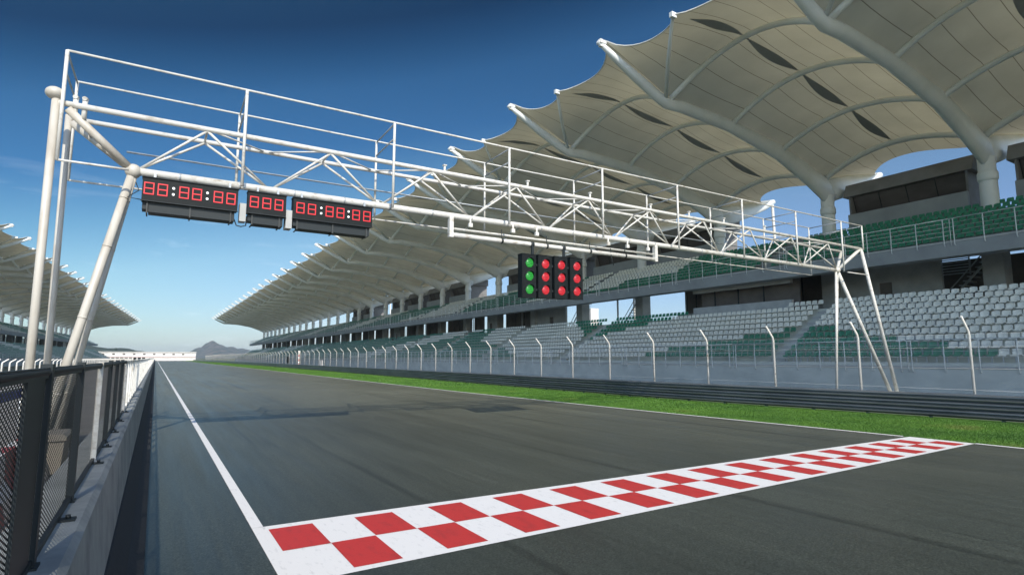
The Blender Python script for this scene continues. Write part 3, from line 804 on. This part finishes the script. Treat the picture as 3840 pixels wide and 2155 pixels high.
def seat_color(r, Y, tier):
    """1 = white, 0 = green, as far as the lettering-like pattern can be read"""
    if tier == 1:
        if Y < 38: return 0
        if 44 < Y < 64: return 1 if (r >= 3 and Y > 47 - r) or (r >= 1 and Y > 52) else 0
        if 93 < Y < 110: return 1
        return 1 if ((Y * 0.9 + 3.0 * r) % 47) < 17 and Y > 64 else 0
    if Y < 25.4: return 1 if Y < [13.2, 15.8, 18.8, 20.9, 23.1, 25.5, 26, 26, 26, 26][r] else 0
    if Y < 51.9:
        lo_ = [39.5, 37.4, 33.5, 30.6, 27.7, 25, 25, 25, 25, 25][r]
        hi_ = [60, 60, 60, 51.7, 51.1, 49.5, 47.2, 44.5, 41.9, 38][r]
        if r <= 2: return 1 if Y < lo_ + 60 and Y > lo_ - 60 and Y < 60 and not (Y < lo_ and Y < 0) and (Y > 0) and (Y >= 26 and (Y > lo_ or False)) else 0
        return 1 if lo_ < Y < hi_ else 0
    gs = [52, 52, 52, 52, 52.7, 53.5, 54.3, 55.9, 57.5, 59][r]
    we = [62.1, 65.6, 67.8, 69.9, 75.4, 79.2, 79.3, 79.7, 80, 80][r]
    if Y < gs: return 0
    if Y < we: return 1
    if Y < 185: return 1 if abs(Y - (128 - 4 * r)) < 8 else 0
    return 1 if ((Y + 3 * r - 185) % 60) < 24 else 0
AISLES = [26.0, 52.3, 70.4] + [70.4 + 18.15 * q for q in range(1, 20)]
def in_aisle(Y, shift=0.0):
    return any(abs(Y - (a + shift)) < 0.62 for a in AISLES)

LT = lambda r: (38.35 + 0.8 * r, 1.84 + 0.466 * r)          # lower tier: x of the riser, floor height
UT = lambda r: (45.75 + 0.85 * r, 9.75 + 0.45 * r)
seat_far = [[], []]                                           # (transform, x, y, z) of the seats kept as one mass
seat_near = []

def stand(name, T, flip, y_of, nb, label, side):
    """y_of(i): y of beam i; T maps stand coordinates to the world"""
    main = side == 'right'
    root = empty(name, T((45, y_of(2), 0)), label, 'grandstand')
    def NB(): return MB(T, flip)
    i0 = -4 if main else 0
    Y0, Y1 = y_of(i0) - 2.0, y_of(nb) + 2.0
    # ---- lower tier, walls, concourse
    b = NB()
    pr = [(37.9, 0.0), (37.9, 1.65)]
    for r in range(10):
        x, z = LT(r)
        pr += [(x - 0.05 if r == 0 else x, (1.65 if r == 0 else LT(r - 1)[1])), (x - 0.05 if r == 0 else x, z)]
    pr += [(LT(9)[0] + 1.0, LT(9)[1]), (60, LT(9)[1] - 0.1), (60, 5.3), (47.2, 5.3), (39.5, 0.9), (39.5, 0)]
    pr = [p for i, p in enumerate(pr) if i == 0 or p != pr[i - 1]]
    b.extrude_y(pr[::-1], Y0, Y1)
    b.build('lower_tier', M['concrete'], root)
    b = NB(); b.box(37.84, Y0, 1.52, 37.9, Y1, 1.64); b.build('wall_coping', M['pier'], root)
    # ---- upper tier
    b = NB()
    pr = [(45.0, 8.85), (45.0, 9.85), (45.35, 9.85), (45.35, 9.7)]
    for r in range(8):
        x, z = UT(r)
        if r > 0: pr.append((x, UT(r - 1)[1]))
        else: pr.append((x, 9.7))
        pr.append((x, z))
    pr += [(UT(7)[0] + 1.2, UT(7)[1]), (60, UT(7)[1] - 0.1), (60, 12.3), (54, 11.7), (46.2, 8.85)]
    b.extrude_y(pr[::-1], Y0, Y1)
    b.build('upper_tier', M['fascia'], root)
    b = NB(); b.box(44.955, Y0, 9.78, 45.02, Y1, 9.9); b.build('fascia_cap', M['pier'], root)
    # ---- railings, one run per bay
    for i in range(i0, nb):
        ya, yb = y_of(i), y_of(i + 1)
        if main or i < 12:
            lod = 5 if i < 12 else 4
            for nm, X, z0, z1 in (('lower_railing', 37.78, 1.3, 3.14), ('upper_railing', 44.9, 9.55, 11.38)):
                b = NB()
                for q in range(8):
                    yy = ya + 0.35 + (yb - ya - 0.6) * q / 7
                    b.tube([(X + 0.1, yy, z0), (X, yy, z0 + 0.06), (X, yy, z0 + 0.35), (X, yy, z1)], 0.034, lod, caps=False)
                if i < 14:
                    b.tube([(X + 0.1, yb - 0.05, z0), (X, yb - 0.05, z0 + 0.06), (X, yb - 0.05, z1)], 0.026, lod, caps=False)
                b.tube([(X, ya + 0.02, z1), (X, yb - 0.02, z1)], 0.032, 6)
                for q in range(4):
                    z = z1 - (0.28 if nm == 'upper_railing' else 0.33) * (q + 1)
                    b.tube([(X + 0.02, ya + 0.02, z), (X + 0.02, yb - 0.02, z)], 0.013 if i < 6 else 0.016, 4)
                b.build(nm, M['rail_paint'], root)
    # ---- columns and piers
    for i in range(i0, nb + 1):
        yc = y_of(i)
        b = NB()
        b.tube([(52.2, yc, 9.0), (52.2, yc, 15.2), (52.2, yc, 17.0)], [0.60, 0.56, 0.56], 18 if i < 8 else 10)
        b.tube([(52.2, yc, 15.15), (52.2, yc, 15.35), (52.2, yc, 15.75), (52.2, yc, 15.95)], [0.57, 0.65, 0.65, 0.57], 18 if i < 8 else 10)
        b.build('column', M['roof_steel'], root)
        b = NB(); b.box(51.5, yc - 0.65, 0, 52.85, yc + 0.65, 12.0); b.build('pier', M['pier'], root)
    # ---- roof beams with tip arm, rear arm and tie
    for i in range(i0, nb + 1):
        yc = y_of(i)
        b = NB()
        ns = 14 if i < 8 else 8
        b.tube([(x, yc, z) for x, z, h, w in BEAM], [(w, h) for x, z, h, w in BEAM], ns)
        b.tube([(x, yc, z) for x, z, h, w in RARM], [(w, h) for x, z, h, w in RARM], ns)
        b.build('roof_beam', M['roof_steel'], root)
        b = NB(); b.box(24.95, yc - 0.22, 23.86, 25.5, yc + 0.22, 24.05); b.box(25.02, yc - 0.12, 23.66, 25.3, yc + 0.12, 24.2); b.tube([(24.95, yc, 24.02), (25.5, yc, 24.2)], 0.05, 6); b.build('beam_tip', M['white_steel'], root)
        if i < 16:
            b = NB(); b.tube([(62, yc, 20.8), (62.2, yc, 12.0), (62.2, yc, 0)], 0.16, 8); b.build('rear_tie', M['white_steel'], root)
    # ---- canopy bays
    NV = 24
    far = NB(); far_n = 0
    for i in range(i0, nb):
        ya, yb = y_of(i), y_of(i + 1)
        nv = NV if i < 9 else 12
        nu = 26 if i < 9 else 14
        grid, uvs = [], []
        for p in range(nu + 1):
            row, ur = [], []
            for q in range(nv + 1):
                v = q / nv
                s_ = p / nu
                x = lerp(x_front(v), x_rear(v), s_)
                row.append((x, lerp(ya, yb, v), mem_z(x, v)))
                ur.append((s_, v))
            grid.append(row); uvs.append(ur)
        b = NB(); b.sheet(grid, 0, True, uvs)
        mo = b.build('canopy_membrane', M['membrane'], root)
        b = NB()
        for vs in ((0.0, 0.5), (0.5, 1.0)):
            pts = []
            for q in range(13):
                v = lerp(vs[0], vs[1], q / 12); x = x_front(v)
                pts.append((x, lerp(ya, yb, v), mem_z(x, v) + 0.02))
            b.tube(pts, 0.05, 6)
        b.build('edge_cable', M['white_steel'], mo)
        # flying strut to the mid-bay peak
        b = NB(); ym = (ya + yb) / 2
        b.tube([(31.4, yb, 21.2), (28.5, lerp(yb, ym, 0.5), 22.1), (25.75, ym, 23.0)], [0.15, 0.13, 0.10], 8)
        b.box(25.55, ym - 0.12, 22.8, 25.95, ym + 0.12, 23.12)
        b.build('flying_strut', M['roof_steel'], root)
        tgt = far if i >= 24 else None
        for a_ in range(4):
            pts = []
            for q in range(17):
                v = q / 16; arch = 1 - (2 * v - 1) ** 2
                pts.append((lerp(AX[a_][0], AX[a_][1], arch), lerp(ya, yb, v), lerp(AZ[a_][0], AZ[a_][1], arch)))
            if tgt is None:
                b = NB(); b.tube(pts, 0.21 if a_ < 3 else 0.26, 10 if i < 8 else 6); b.build('arch_rib', M['roof_steel'], root)
            else: far.tube(pts, 0.21, 5); far_n += 1
        if i < 9 and main:
            ends = [(x_front(0.5) + 1.6, 32.5), (32.75, 38.75), (39.05, 45.15), (45.45, 51.6)]
            for x0, x1 in ends:
                b = NB(); rows = []
                for q in range(13):
                    s_ = q / 12; x = lerp(x0, x1, s_); hw = 0.36 * sin(pi * s_) ** 1.15 + 0.03
                    rows.append([(x, ym + hw * w_, mem_z(x, 0.5 + hw * w_ / LBAY) - 0.05) for w_ in (-1, -0.5, 0, 0.5, 1)])
                b.sheet(rows); b.build('roof_vent', M['fabric_dark'], mo)
    if far_n:
        o = far.build('arch_rib', M['roof_steel'], root); tag(o, kind='stuff')
    # ---- boxes at the top of the upper tier, rooms behind the concourse
    for i in range(i0, nb):
        ya, yb = y_of(i) + 1.7, y_of(i + 1) - 1.25
        if main: boxed = i in (-4, -3, -2, -1, 0, 1, 2, 4, 5, 6, 7, 9, 10, 11, 12, 14, 15)
        else: boxed = False
        b = NB(); b.box(53.2, y_of(i) + 0.1 if not boxed else ya, 12.7, 53.5, y_of(i + 1) - 0.1 if not boxed else yb, 13.75 if not boxed else 15.05)
        b.build('parapet', M['fascia'], root)
        if boxed:
            b = NB()
            b.extrude_y([(53.3, 16.75), (57.5, 16.75), (57.5, 18.0), (53.9, 18.0)], ya - 0.4, yb + 0.4)
            b.box(57.0, ya, 12.9, 57.4, yb, 16.75)
            b.box(53.52, ya, 12.9, 57.0, ya + 0.15, 16.75); b.box(53.52, yb - 0.15, 12.9, 57.0, yb, 16.75)
            bo = b.build('hospitality_box', M['box_paint'], root)
            b = NB(); b.extrude_y([(54.45, 15.06), (54.5, 15.06), (53.95, 16.74), (53.9, 16.74)][::1], ya + 0.16, yb - 0.16); b.build('window', M['dark_glass'], bo)
            for q in range(5):
                yy = lerp(ya + 0.2, yb - 0.2, q / 4)
                b = NB(); b.tube([(54.42, yy, 15.06), (53.86, yy, 16.74)], 0.03, 4); b.build('window_frame', M['dark_steel'], bo)
        ya, yb = y_of(i) + 0.65, y_of(i + 1) - 0.65
        j = i - 2
        # the concourse: closed rooms, some half open to the sky
        lo_open = [(-9, -9)]
        if main:
            spans = {0: [(-0.06, 1.06, 2)], 1: [(-0.06, 1.06, 2)], 2: [(-0.06, 0.8, 2), (0.26, 1.06, 0)], 3: [(0, 1, 3), (-0.06, 1.0, 1)], 4: [(0, 0.52, 1)], 5: [], 6: [(0.3, 1, 0)], 7: [(0, 1, 1)], 8: [(0, 0.3, 0), (0.62, 1, 1)]}
            sp_ = spans.get(max(i, 0), [(0, 1, 1)] if i % 4 else [(0, 0.4, 0), (0.7, 1, 1)])
        else: sp_ = [(0, 1, 1)] if i % 3 else [(0, 0.6, 1)]
        for a0, a1, kind in sp_:
            p0, p1 = lerp(ya, yb, a0), lerp(ya, yb, a1)
            X = {0: 52.0, 1: 52.0, 2: 57.5, 3: 46.75}[kind]
            b = NB()
            if kind == 0:      # plain wall with a door opening
                d0 = lerp(p0, p1, 0.42)
                b.box(X, p0, 5.7, X + 0.3, d0, 10.9); b.box(X, d0 + 1.0, 5.7, X + 0.3, p1, 10.9); b.box(X, d0, 8.4, X + 0.3, d0 + 1.0, 10.9)
                wo_ = b.build('concourse_wall', M['pier'], root)
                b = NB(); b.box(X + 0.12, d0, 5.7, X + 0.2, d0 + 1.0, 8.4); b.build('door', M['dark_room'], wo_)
            elif kind in (1, 3):    # kiosk: low parapet with a dark room above
                b.box(X, p0, 5.7, X + 0.3, p1, 7.15)
                wo_ = b.build('concourse_wall', M['pier'], root)
                b = NB(); b.box(X, p0, 9.9 if kind == 1 else 8.6, X + 0.3, p1, 10.9 if kind == 1 else 9.0); b.build('lintel', M['pier'], wo_)
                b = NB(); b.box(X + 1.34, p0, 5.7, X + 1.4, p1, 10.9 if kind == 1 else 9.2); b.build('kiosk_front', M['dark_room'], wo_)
                if i < 12:
                    for q in range(1, 4):
                        b = NB(); yy = lerp(p0, p1, q / 4); b.box(X + 0.02, yy - 0.05, 7.15, X + 0.1, yy + 0.05, 9.9 if kind == 1 else 8.6); b.build('window_frame', M['dark_steel'], wo_)
            else:
                b.box(X, p0, 5.7, X + 0.3, p1, 10.3)
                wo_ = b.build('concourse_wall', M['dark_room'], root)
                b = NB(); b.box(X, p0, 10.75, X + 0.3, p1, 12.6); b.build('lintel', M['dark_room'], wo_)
        if main and i in (1, 2, 5, 6, 9):    # stair flights behind the open bays
            ys = lerp(ya, yb, {1: 0.3, 2: 0.02}.get(i, 0.25))
            b = NB()
            for q in range(14):
                b.box(55.2, ys + 0.3 * q, 10.6 - 0.34 * q, 56.9, ys + 0.32 + 0.3 * q, 10.68 - 0.34 * q)
            b.tube([(55.1, ys, 11.3), (55.1, ys + 4.4, 6.4)], 0.05, 6)
            b.tube([(55.1, ys, 10.4), (55.1, ys + 4.4, 5.6)], (0.09), 6)
            b.build('stair_flight', M['rail_paint'], root)
            if i in (1, 2):
                b = NB()
                for q in range(7): b.box(57.1, ys + 2.6, 9.1 + 0.24 * q, 57.18, ys + 5.2, 9.2 + 0.24 * q)
                b.box(57.1, ys + 2.5, 9.0, 57.2, ys + 2.6, 10.8); b.box(57.1, ys + 5.2, 9.0, 57.2, ys + 5.3, 10.8)
                b.build('louvre_panel', M['rail_paint'], root)
        if main and i in (4, 5, 7):
            b = NB(); b.tube([(53.4, lerp(ya, yb, 0.5), 5.7), (53.4, lerp(ya, yb, 0.5), 11.6)], 0.13, 10); b.build('thin_post', M['roof_steel'], root)
    # aisle steps up the lower tier
    if main:
        for a_ in AISLES[:8]:
            b = NB()
            for r in range(1, 10):
                x, z = LT(r)
                b.box(x - 0.36, a_ - 0.58, LT(r - 1)[1] - 0.02, x + 0.01, a_ + 0.58, z - 0.235)
            b.build('aisle_steps', M['pier'], root)
    # ---- seats
    y = Y0 + 0.6
    pitch = 0.52
    while y < Y1 - 0.4:
        yy = y
        for r in range(10):
            if in_aisle(yy) or (main and yy < 6): continue
            x, z = LT(r)
            if r == 9 and main and (29.7 < yy < 40.6): continue
            c = seat_color(r, yy, 0) if main else seat_color(r, (yy * 1.0) % 300, 0)
            if not main and random.random() < 0.0: continue
            e = (x + 0.02, yy, z, c, r)
            if main and 11.4 < yy < 25.5: seat_near.append(e)
            elif main or r % 2 == 0 or yy < 999: seat_far[c].append((T, flip, e, main and yy < 60))
        for r in range(8):
            if in_aisle(yy, 6.0) or (main and yy < 4): continue
            x, z = UT(r)
            c = seat_color(r, yy, 1)
            seat_far[c].append((T, flip, (x + 0.02, yy, z, c, r), main and yy < 60))
        y += pitch
    return root

T_R = lambda p: (p[0], p[1], p[2])
yR = lambda i: 17.0 + LBAY * (i - 2)
stand('grandstand', T_R, False, yR, 30, 'huge grandstand right of the track with two seat tiers under scalloped fabric canopies', 'right')
def T_L(p):
    y = p[1] + 123.5
    return (-21.75 - (p[0] - 25.2) + 0.047 * (y - 123.5), y, p[2])
yL = lambda i: LBAY * (i - 3)
stand('grandstand', T_L, True, yL, 26, 'distant grandstand left of the pit lane behind the gantry legs, under a scalloped canopy', 'left')

# ---- seats: one shell mesh shared by the nearest, a light one for the mass
def shell_mesh():
    prof = [(0.02, 0.375), (0.04, 0.425), (0.20, 0.415), (0.33, 0.42), (0.385, 0.46), (0.41, 0.56), (0.425, 0.66), (0.44, 0.735), (0.48, 0.77)]
    hw = [0.165, 0.21, 0.225, 0.22, 0.215, 0.222, 0.222, 0.205, 0.15]
    cup = [0.0, 0.02, 0.03, 0.03, 0.035, 0.05, 0.05, 0.04, 0.03]
    bm = bmesh.new()
    cols = [-1, -0.85, -0.45, 0, 0.45, 0.85, 1]
    def layer(off):
        rows = []
        for i, (x, z) in enumerate(prof):
            row = []
            for c in cols:
                e = c * c
                bx = x - (cup[i] * e if i >= 4 else 0) + off * (1 if i >= 4 else 0)
                bz = z + (cup[i] * e if i < 4 else 0) - off * (1 if i < 4 else 0.3) - (0.03 * e if i == 8 else 0)
                row.append(bm.verts.new((bx, c * hw[i], bz)))
            rows.append(row)
        return rows
    A, B = layer(0), layer(0.022)
    nr, nc = len(prof), len(cols)
    for i in range(nr - 1):
        for j in range(nc - 1):
            f = bm.faces.new((A[i][j], A[i+1][j], A[i+1][j+1], A[i][j+1])); f.smooth = True
            f = bm.faces.new((B[i][j+1], B[i+1][j+1], B[i+1][j], B[i][j])); f.smooth = True
    for j in range(nc - 1):
        bm.faces.new((A[0][j], A[0][j+1], B[0][j+1], B[0][j])); bm.faces.new((A[-1][j+1], A[-1][j], B[-1][j], B[-1][j+1]))
    for i in range(nr - 1):
        bm.faces.new((A[i+1][0], A[i][0], B[i][0], B[i+1][0])); bm.faces.new((A[i][-1], A[i+1][-1], B[i+1][-1], B[i][-1]))
    bmesh.ops.recalc_face_normals(bm, faces=bm.faces)
    return bm
def mk_shell(name, m):
    me = bpy.data.meshes.new(name); bm = shell_mesh(); bm.to_mesh(me); bm.free(); me.materials.append(m); return me
me_w, me_g = mk_shell('shell', M['seat_white']), mk_shell('shell', M['seat_green'])
bk = MB(); bk.box(0.16, -0.03, 0.0, 0.22, 0.03, 0.40); bk.box(0.08, -0.14, 0.385, 0.32, 0.14, 0.405); bk.box(0.12, -0.08, 0, 0.26, 0.08, 0.012)
me_b = bpy.data.meshes.new('bracket'); me_b.from_pydata(bk.v, [], bk.f); me_b.materials.append(M['galv'])
ORD = ['zeroth', 'first', 'second', 'third', 'fourth', 'fifth', 'sixth', 'seventh', 'eighth', 'ninth', 'tenth', 'eleventh', 'twelfth', 'thirteenth', 'fourteenth', 'fifteenth', 'sixteenth', 'seventeenth', 'eighteenth', 'nineteenth',
       'twentieth', 'twenty-first', 'twenty-second', 'twenty-third', 'twenty-fourth', 'twenty-fifth', 'twenty-sixth', 'twenty-seventh', 'twenty-eighth', 'twenty-ninth', 'thirtieth']
ys_sorted = sorted({round(e[1], 3) for e in seat_near}, reverse=True)     # nearest the stair aisle first
for x, y, z, c, r in seat_near:
    nn = ys_sorted.index(round(y, 3)) + 1
    o = bpy.data.objects.new('stadium_seat', None); COL.objects.link(o); o.location = (x, y, z); o.rotation_euler = (0, random.uniform(-0.05, 0.05), random.uniform(-0.07, 0.07)); o.empty_display_size = 0.1
    tag(o, '%s shell seat, %s row up from the railing, %s along from the stair aisle' % ('white' if c else 'green', ORD[r + 1], ORD[nn]), 'seat', 'seats in the block beside the stair aisle')
    s_ = bpy.data.objects.new('seat_shell', me_w if c else me_g); COL.objects.link(s_); s_.parent = o
    s_ = bpy.data.objects.new('bracket', me_b); COL.objects.link(s_); s_.parent = o
far = MB()
for c in (0, 1):
    for T, flip, (x, y, z, _, r), good in seat_far[c]:
        far.T, far.flip = T, flip
        m_ = 0 if c else 1
        if good:
            pr = [(0.02, 0.385), (0.05, 0.425), (0.36, 0.42), (0.41, 0.56), (0.44, 0.72), (0.485, 0.765)]
            hw = [0.17, 0.21, 0.22, 0.222, 0.205, 0.15]
            ids = [[far.vert((x + px_, y - w_, z + pz_)), far.vert((x + px_ + (0.03 if k_ > 2 else 0), y, z + pz_)), far.vert((x + px_, y + w_, z + pz_))] for k_, ((px_, pz_), w_) in enumerate(zip(pr, hw))]
            for p_, q_ in zip(ids, ids[1:]):
                far.face((p_[0], q_[0], q_[1], p_[1]), m_, True); far.face((p_[1], q_[1], q_[2], p_[2]), m_, True)
        else:
            a = [far.vert((x + dx_, y + dy_, z + dz_)) for dx_, dy_, dz_ in ((0.03, -0.21, 0.43), (0.03, 0.21, 0.43), (0.39, 0.21, 0.42), (0.39, -0.21, 0.42), (0.46, 0.2, 0.73), (0.46, -0.2, 0.73))]
            far.face((a[0], a[3], a[2], a[1]), m_); far.face((a[3], a[5], a[4], a[2]), m_)
far.T = None
tag(far.build('stadium_seats', [M['seat_white'], M['seat_green']]), 'rows of white and green plastic seats filling the rest of both grandstands', 'seats', kind='stuff')

# ------------------------------------------------------------------ far end of the straight
fb = empty('pit_building', (-5, 520, 0), 'long low white building closing the far end of the straight', 'building')
b = MB(); b.box(-37, 520, 2.6, 27, 534, 6.4); b.box(-37.6, 519.3, 6.4, 27.4, 534, 6.75); b.build('upper_storey', M['far_white'], fb)
b = MB(); b.box(-6, 520.4, 0, 27, 533, 2.6); b.build('ground_storey', M['far_white'], fb)
b = MB(); b.box(-36.6, 524, 0, -6.05, 533, 2.6); b.build('undercroft', M['dark_room'], fb)
for q in range(12):
    b = MB(); x = -36.5 + 2.75 * q; b.box(x - 0.35, 520.2, 0, x + 0.35, 520.9, 2.6); b.build('pillar', M['far_white'], fb)
for q in range(9):
    x = -33 + 6.4 * q
    b = MB(); b.box(x - 0.8, 519.94, 4.4, x + 0.8, 519.99, 5.4); b.build('window', M['dark_glass'], fb)
b = MB(); b.box(-36.9, 519.9, 2.6, 26.9, 519.96, 3.0); b.build('fascia_strip', mat('pale_pink_band', (0.6, 0.42, 0.38), 0.7), fb)
wb_ = empty('white_block', (149.6, 180.7, 0), 'plain white tower block seen through the open bay of the grandstand', 'building')
b = MB(); b.box(147.6, 180, 0, 151.6, 181.5, 21.6); b.build('wall', M['far_white'], wb_)
b = MB(); b.box(147.5, 179.9, 21.6, 151.7, 181.6, 21.9); b.build('roof', M['far_white'], wb_)

def hill(name, pts, Y, depth, m, seed):
    """rolling ridge: crest heights from (x, z), falling away to front and back"""
    rnd = random.Random(seed)
    b = MB(); rows = []
    xs = [lerp(pts[0][0], pts[-1][0], q / 180) for q in range(181)]
    ph = [rnd.uniform(0, 6.28) for _ in range(6)]
    for s_ in (-1.0, -0.8, -0.6, -0.45, -0.3, -0.18, -0.08, 0, 0.15, 0.4, 0.7, 1.0):
        row = []
        for x in xs:
            z = interp(x, pts)
            jig = sum(sin(x * (0.02 * (k_ + 1) * 2) + ph[k_] + s_ * 7) / (k_ + 1) for k_ in range(6)) * 0.05 * (1 if abs(s_) > 0.01 else 0.35)
            prof = max(0, 1 - abs(s_) ** 1.15)
            row.append((x, Y + s_ * depth, z * prof * (1 + jig) - 2))
        rows.append(row)
    b.sheet(rows)
    o = b.build(name, m)
    if o.data.polygons[400].normal.z < 0: o.data.flip_normals()
    return tag(o, kind='structure')
hill('hill', [(60, 0), (95, 14), (112, 24), (120, 23), (150, 44), (166, 52), (174, 51), (192, 70), (204, 75), (214, 82), (219, 84), (224, 80), (236, 77), (244, 70), (262, 64), (280, 54), (300, 55), (322, 46), (345, 49), (372, 41), (420, 38), (520, 26), (700, 8)], 3000, 700, M['hill'], 3)
hill('ridge', [(-420, 44), (-260, 40), (-190, 36), (-150, 31), (-112, 27.5), (-97, 26), (-80, 21.5), (-68, 19.5), (-50, 20.2), (-38, 19), (-27, 15.8), (-11, 14.2), (0, 10), (18, 0)], 1150, 260, M['wood_ridge'], 5)

def tree(name, x, y, z0, h, w, label):
    rnd = random.Random(int(x * 31 + y))
    t = empty(name, (x, y, z0), label, 'tree', 'trees on the far ridge')
    b = MB(); b.tube([(x, y, z0 - 2), (x + 0.1, y, z0 + h * 0.5), (x, y, z0 + h * 0.8)], [h * 0.03, h * 0.022, h * 0.008], 7)
    for q in range(5):
        a = rnd.uniform(0, 6.28); zz_ = z0 + h * rnd.uniform(0.35, 0.6)
        b.tube([(x, y, zz_), (x + cos(a) * w * 0.5, y + sin(a) * w * 0.5, zz_ + h * 0.2)], [h * 0.012, h * 0.004], 5)
    b.build('trunk', M['bark'], t)
    b = MB()
    cl = [(rnd.uniform(-1, 1) * w * 0.6, rnd.uniform(-1, 1) * w * 0.6, h * rnd.uniform(0.45, 0.95), w * rnd.uniform(0.25, 0.5)) for _ in range(9)]
    for cx_, cy_, cz_, cr in cl:
        for _ in range(60):
            p = Vector((rnd.gauss(0, 1), rnd.gauss(0, 1), rnd.gauss(0, 1))).normalized() * cr * rnd.uniform(0.5, 1.05)
            c_ = Vector((x + cx_, y + cy_, z0 + cz_)) + p
            u = Vector((rnd.gauss(0, 1), rnd.gauss(0, 1), rnd.gauss(0, 1))).normalized() * w * 0.09
            v = u.cross(Vector((rnd.gauss(0, 1), rnd.gauss(0, 1), rnd.gauss(0, 1)))).normalized() * w * 0.09
            ids = [b.vert(c_ + u), b.vert(c_ + v), b.vert(c_ - u), b.vert(c_ - v)]
            b.face(ids)
    b.build('crown', M['leaf'], t)
TL = ['small round tree at the low end of the far ridge', 'middle tree of the three on the far ridge', 'tallest of the three trees on the far ridge']
for (x, h, w), lb in zip(((-47, 11, 4.5), (-63, 12, 5), (-54, 15, 4.2)), (TL[0], TL[1], TL[2])):
    tree('far_tree', x, 1080, 2.0, h, w, lb)

# ------------------------------------------------------------------ the air itself
hz = MB(); hz.box(-4000, -1000, -2.0, 5000, 6000, 95)
hm = bpy.data.materials.new('haze_air'); hm.use_nodes = True
hn = hm.node_tree.nodes; hn.remove(hn['Principled BSDF'])
hv = hn.new('ShaderNodeVolumePrincipled')
hv.inputs['Color'].default_value = (0.74, 0.90, 1.0, 1)
hv.inputs['Density'].default_value = 0.00013
hm.node_tree.links.new(hv.outputs[0], hn['Material Output'].inputs['Volume'])
tag(hz.build('haze', hm), kind='stuff')
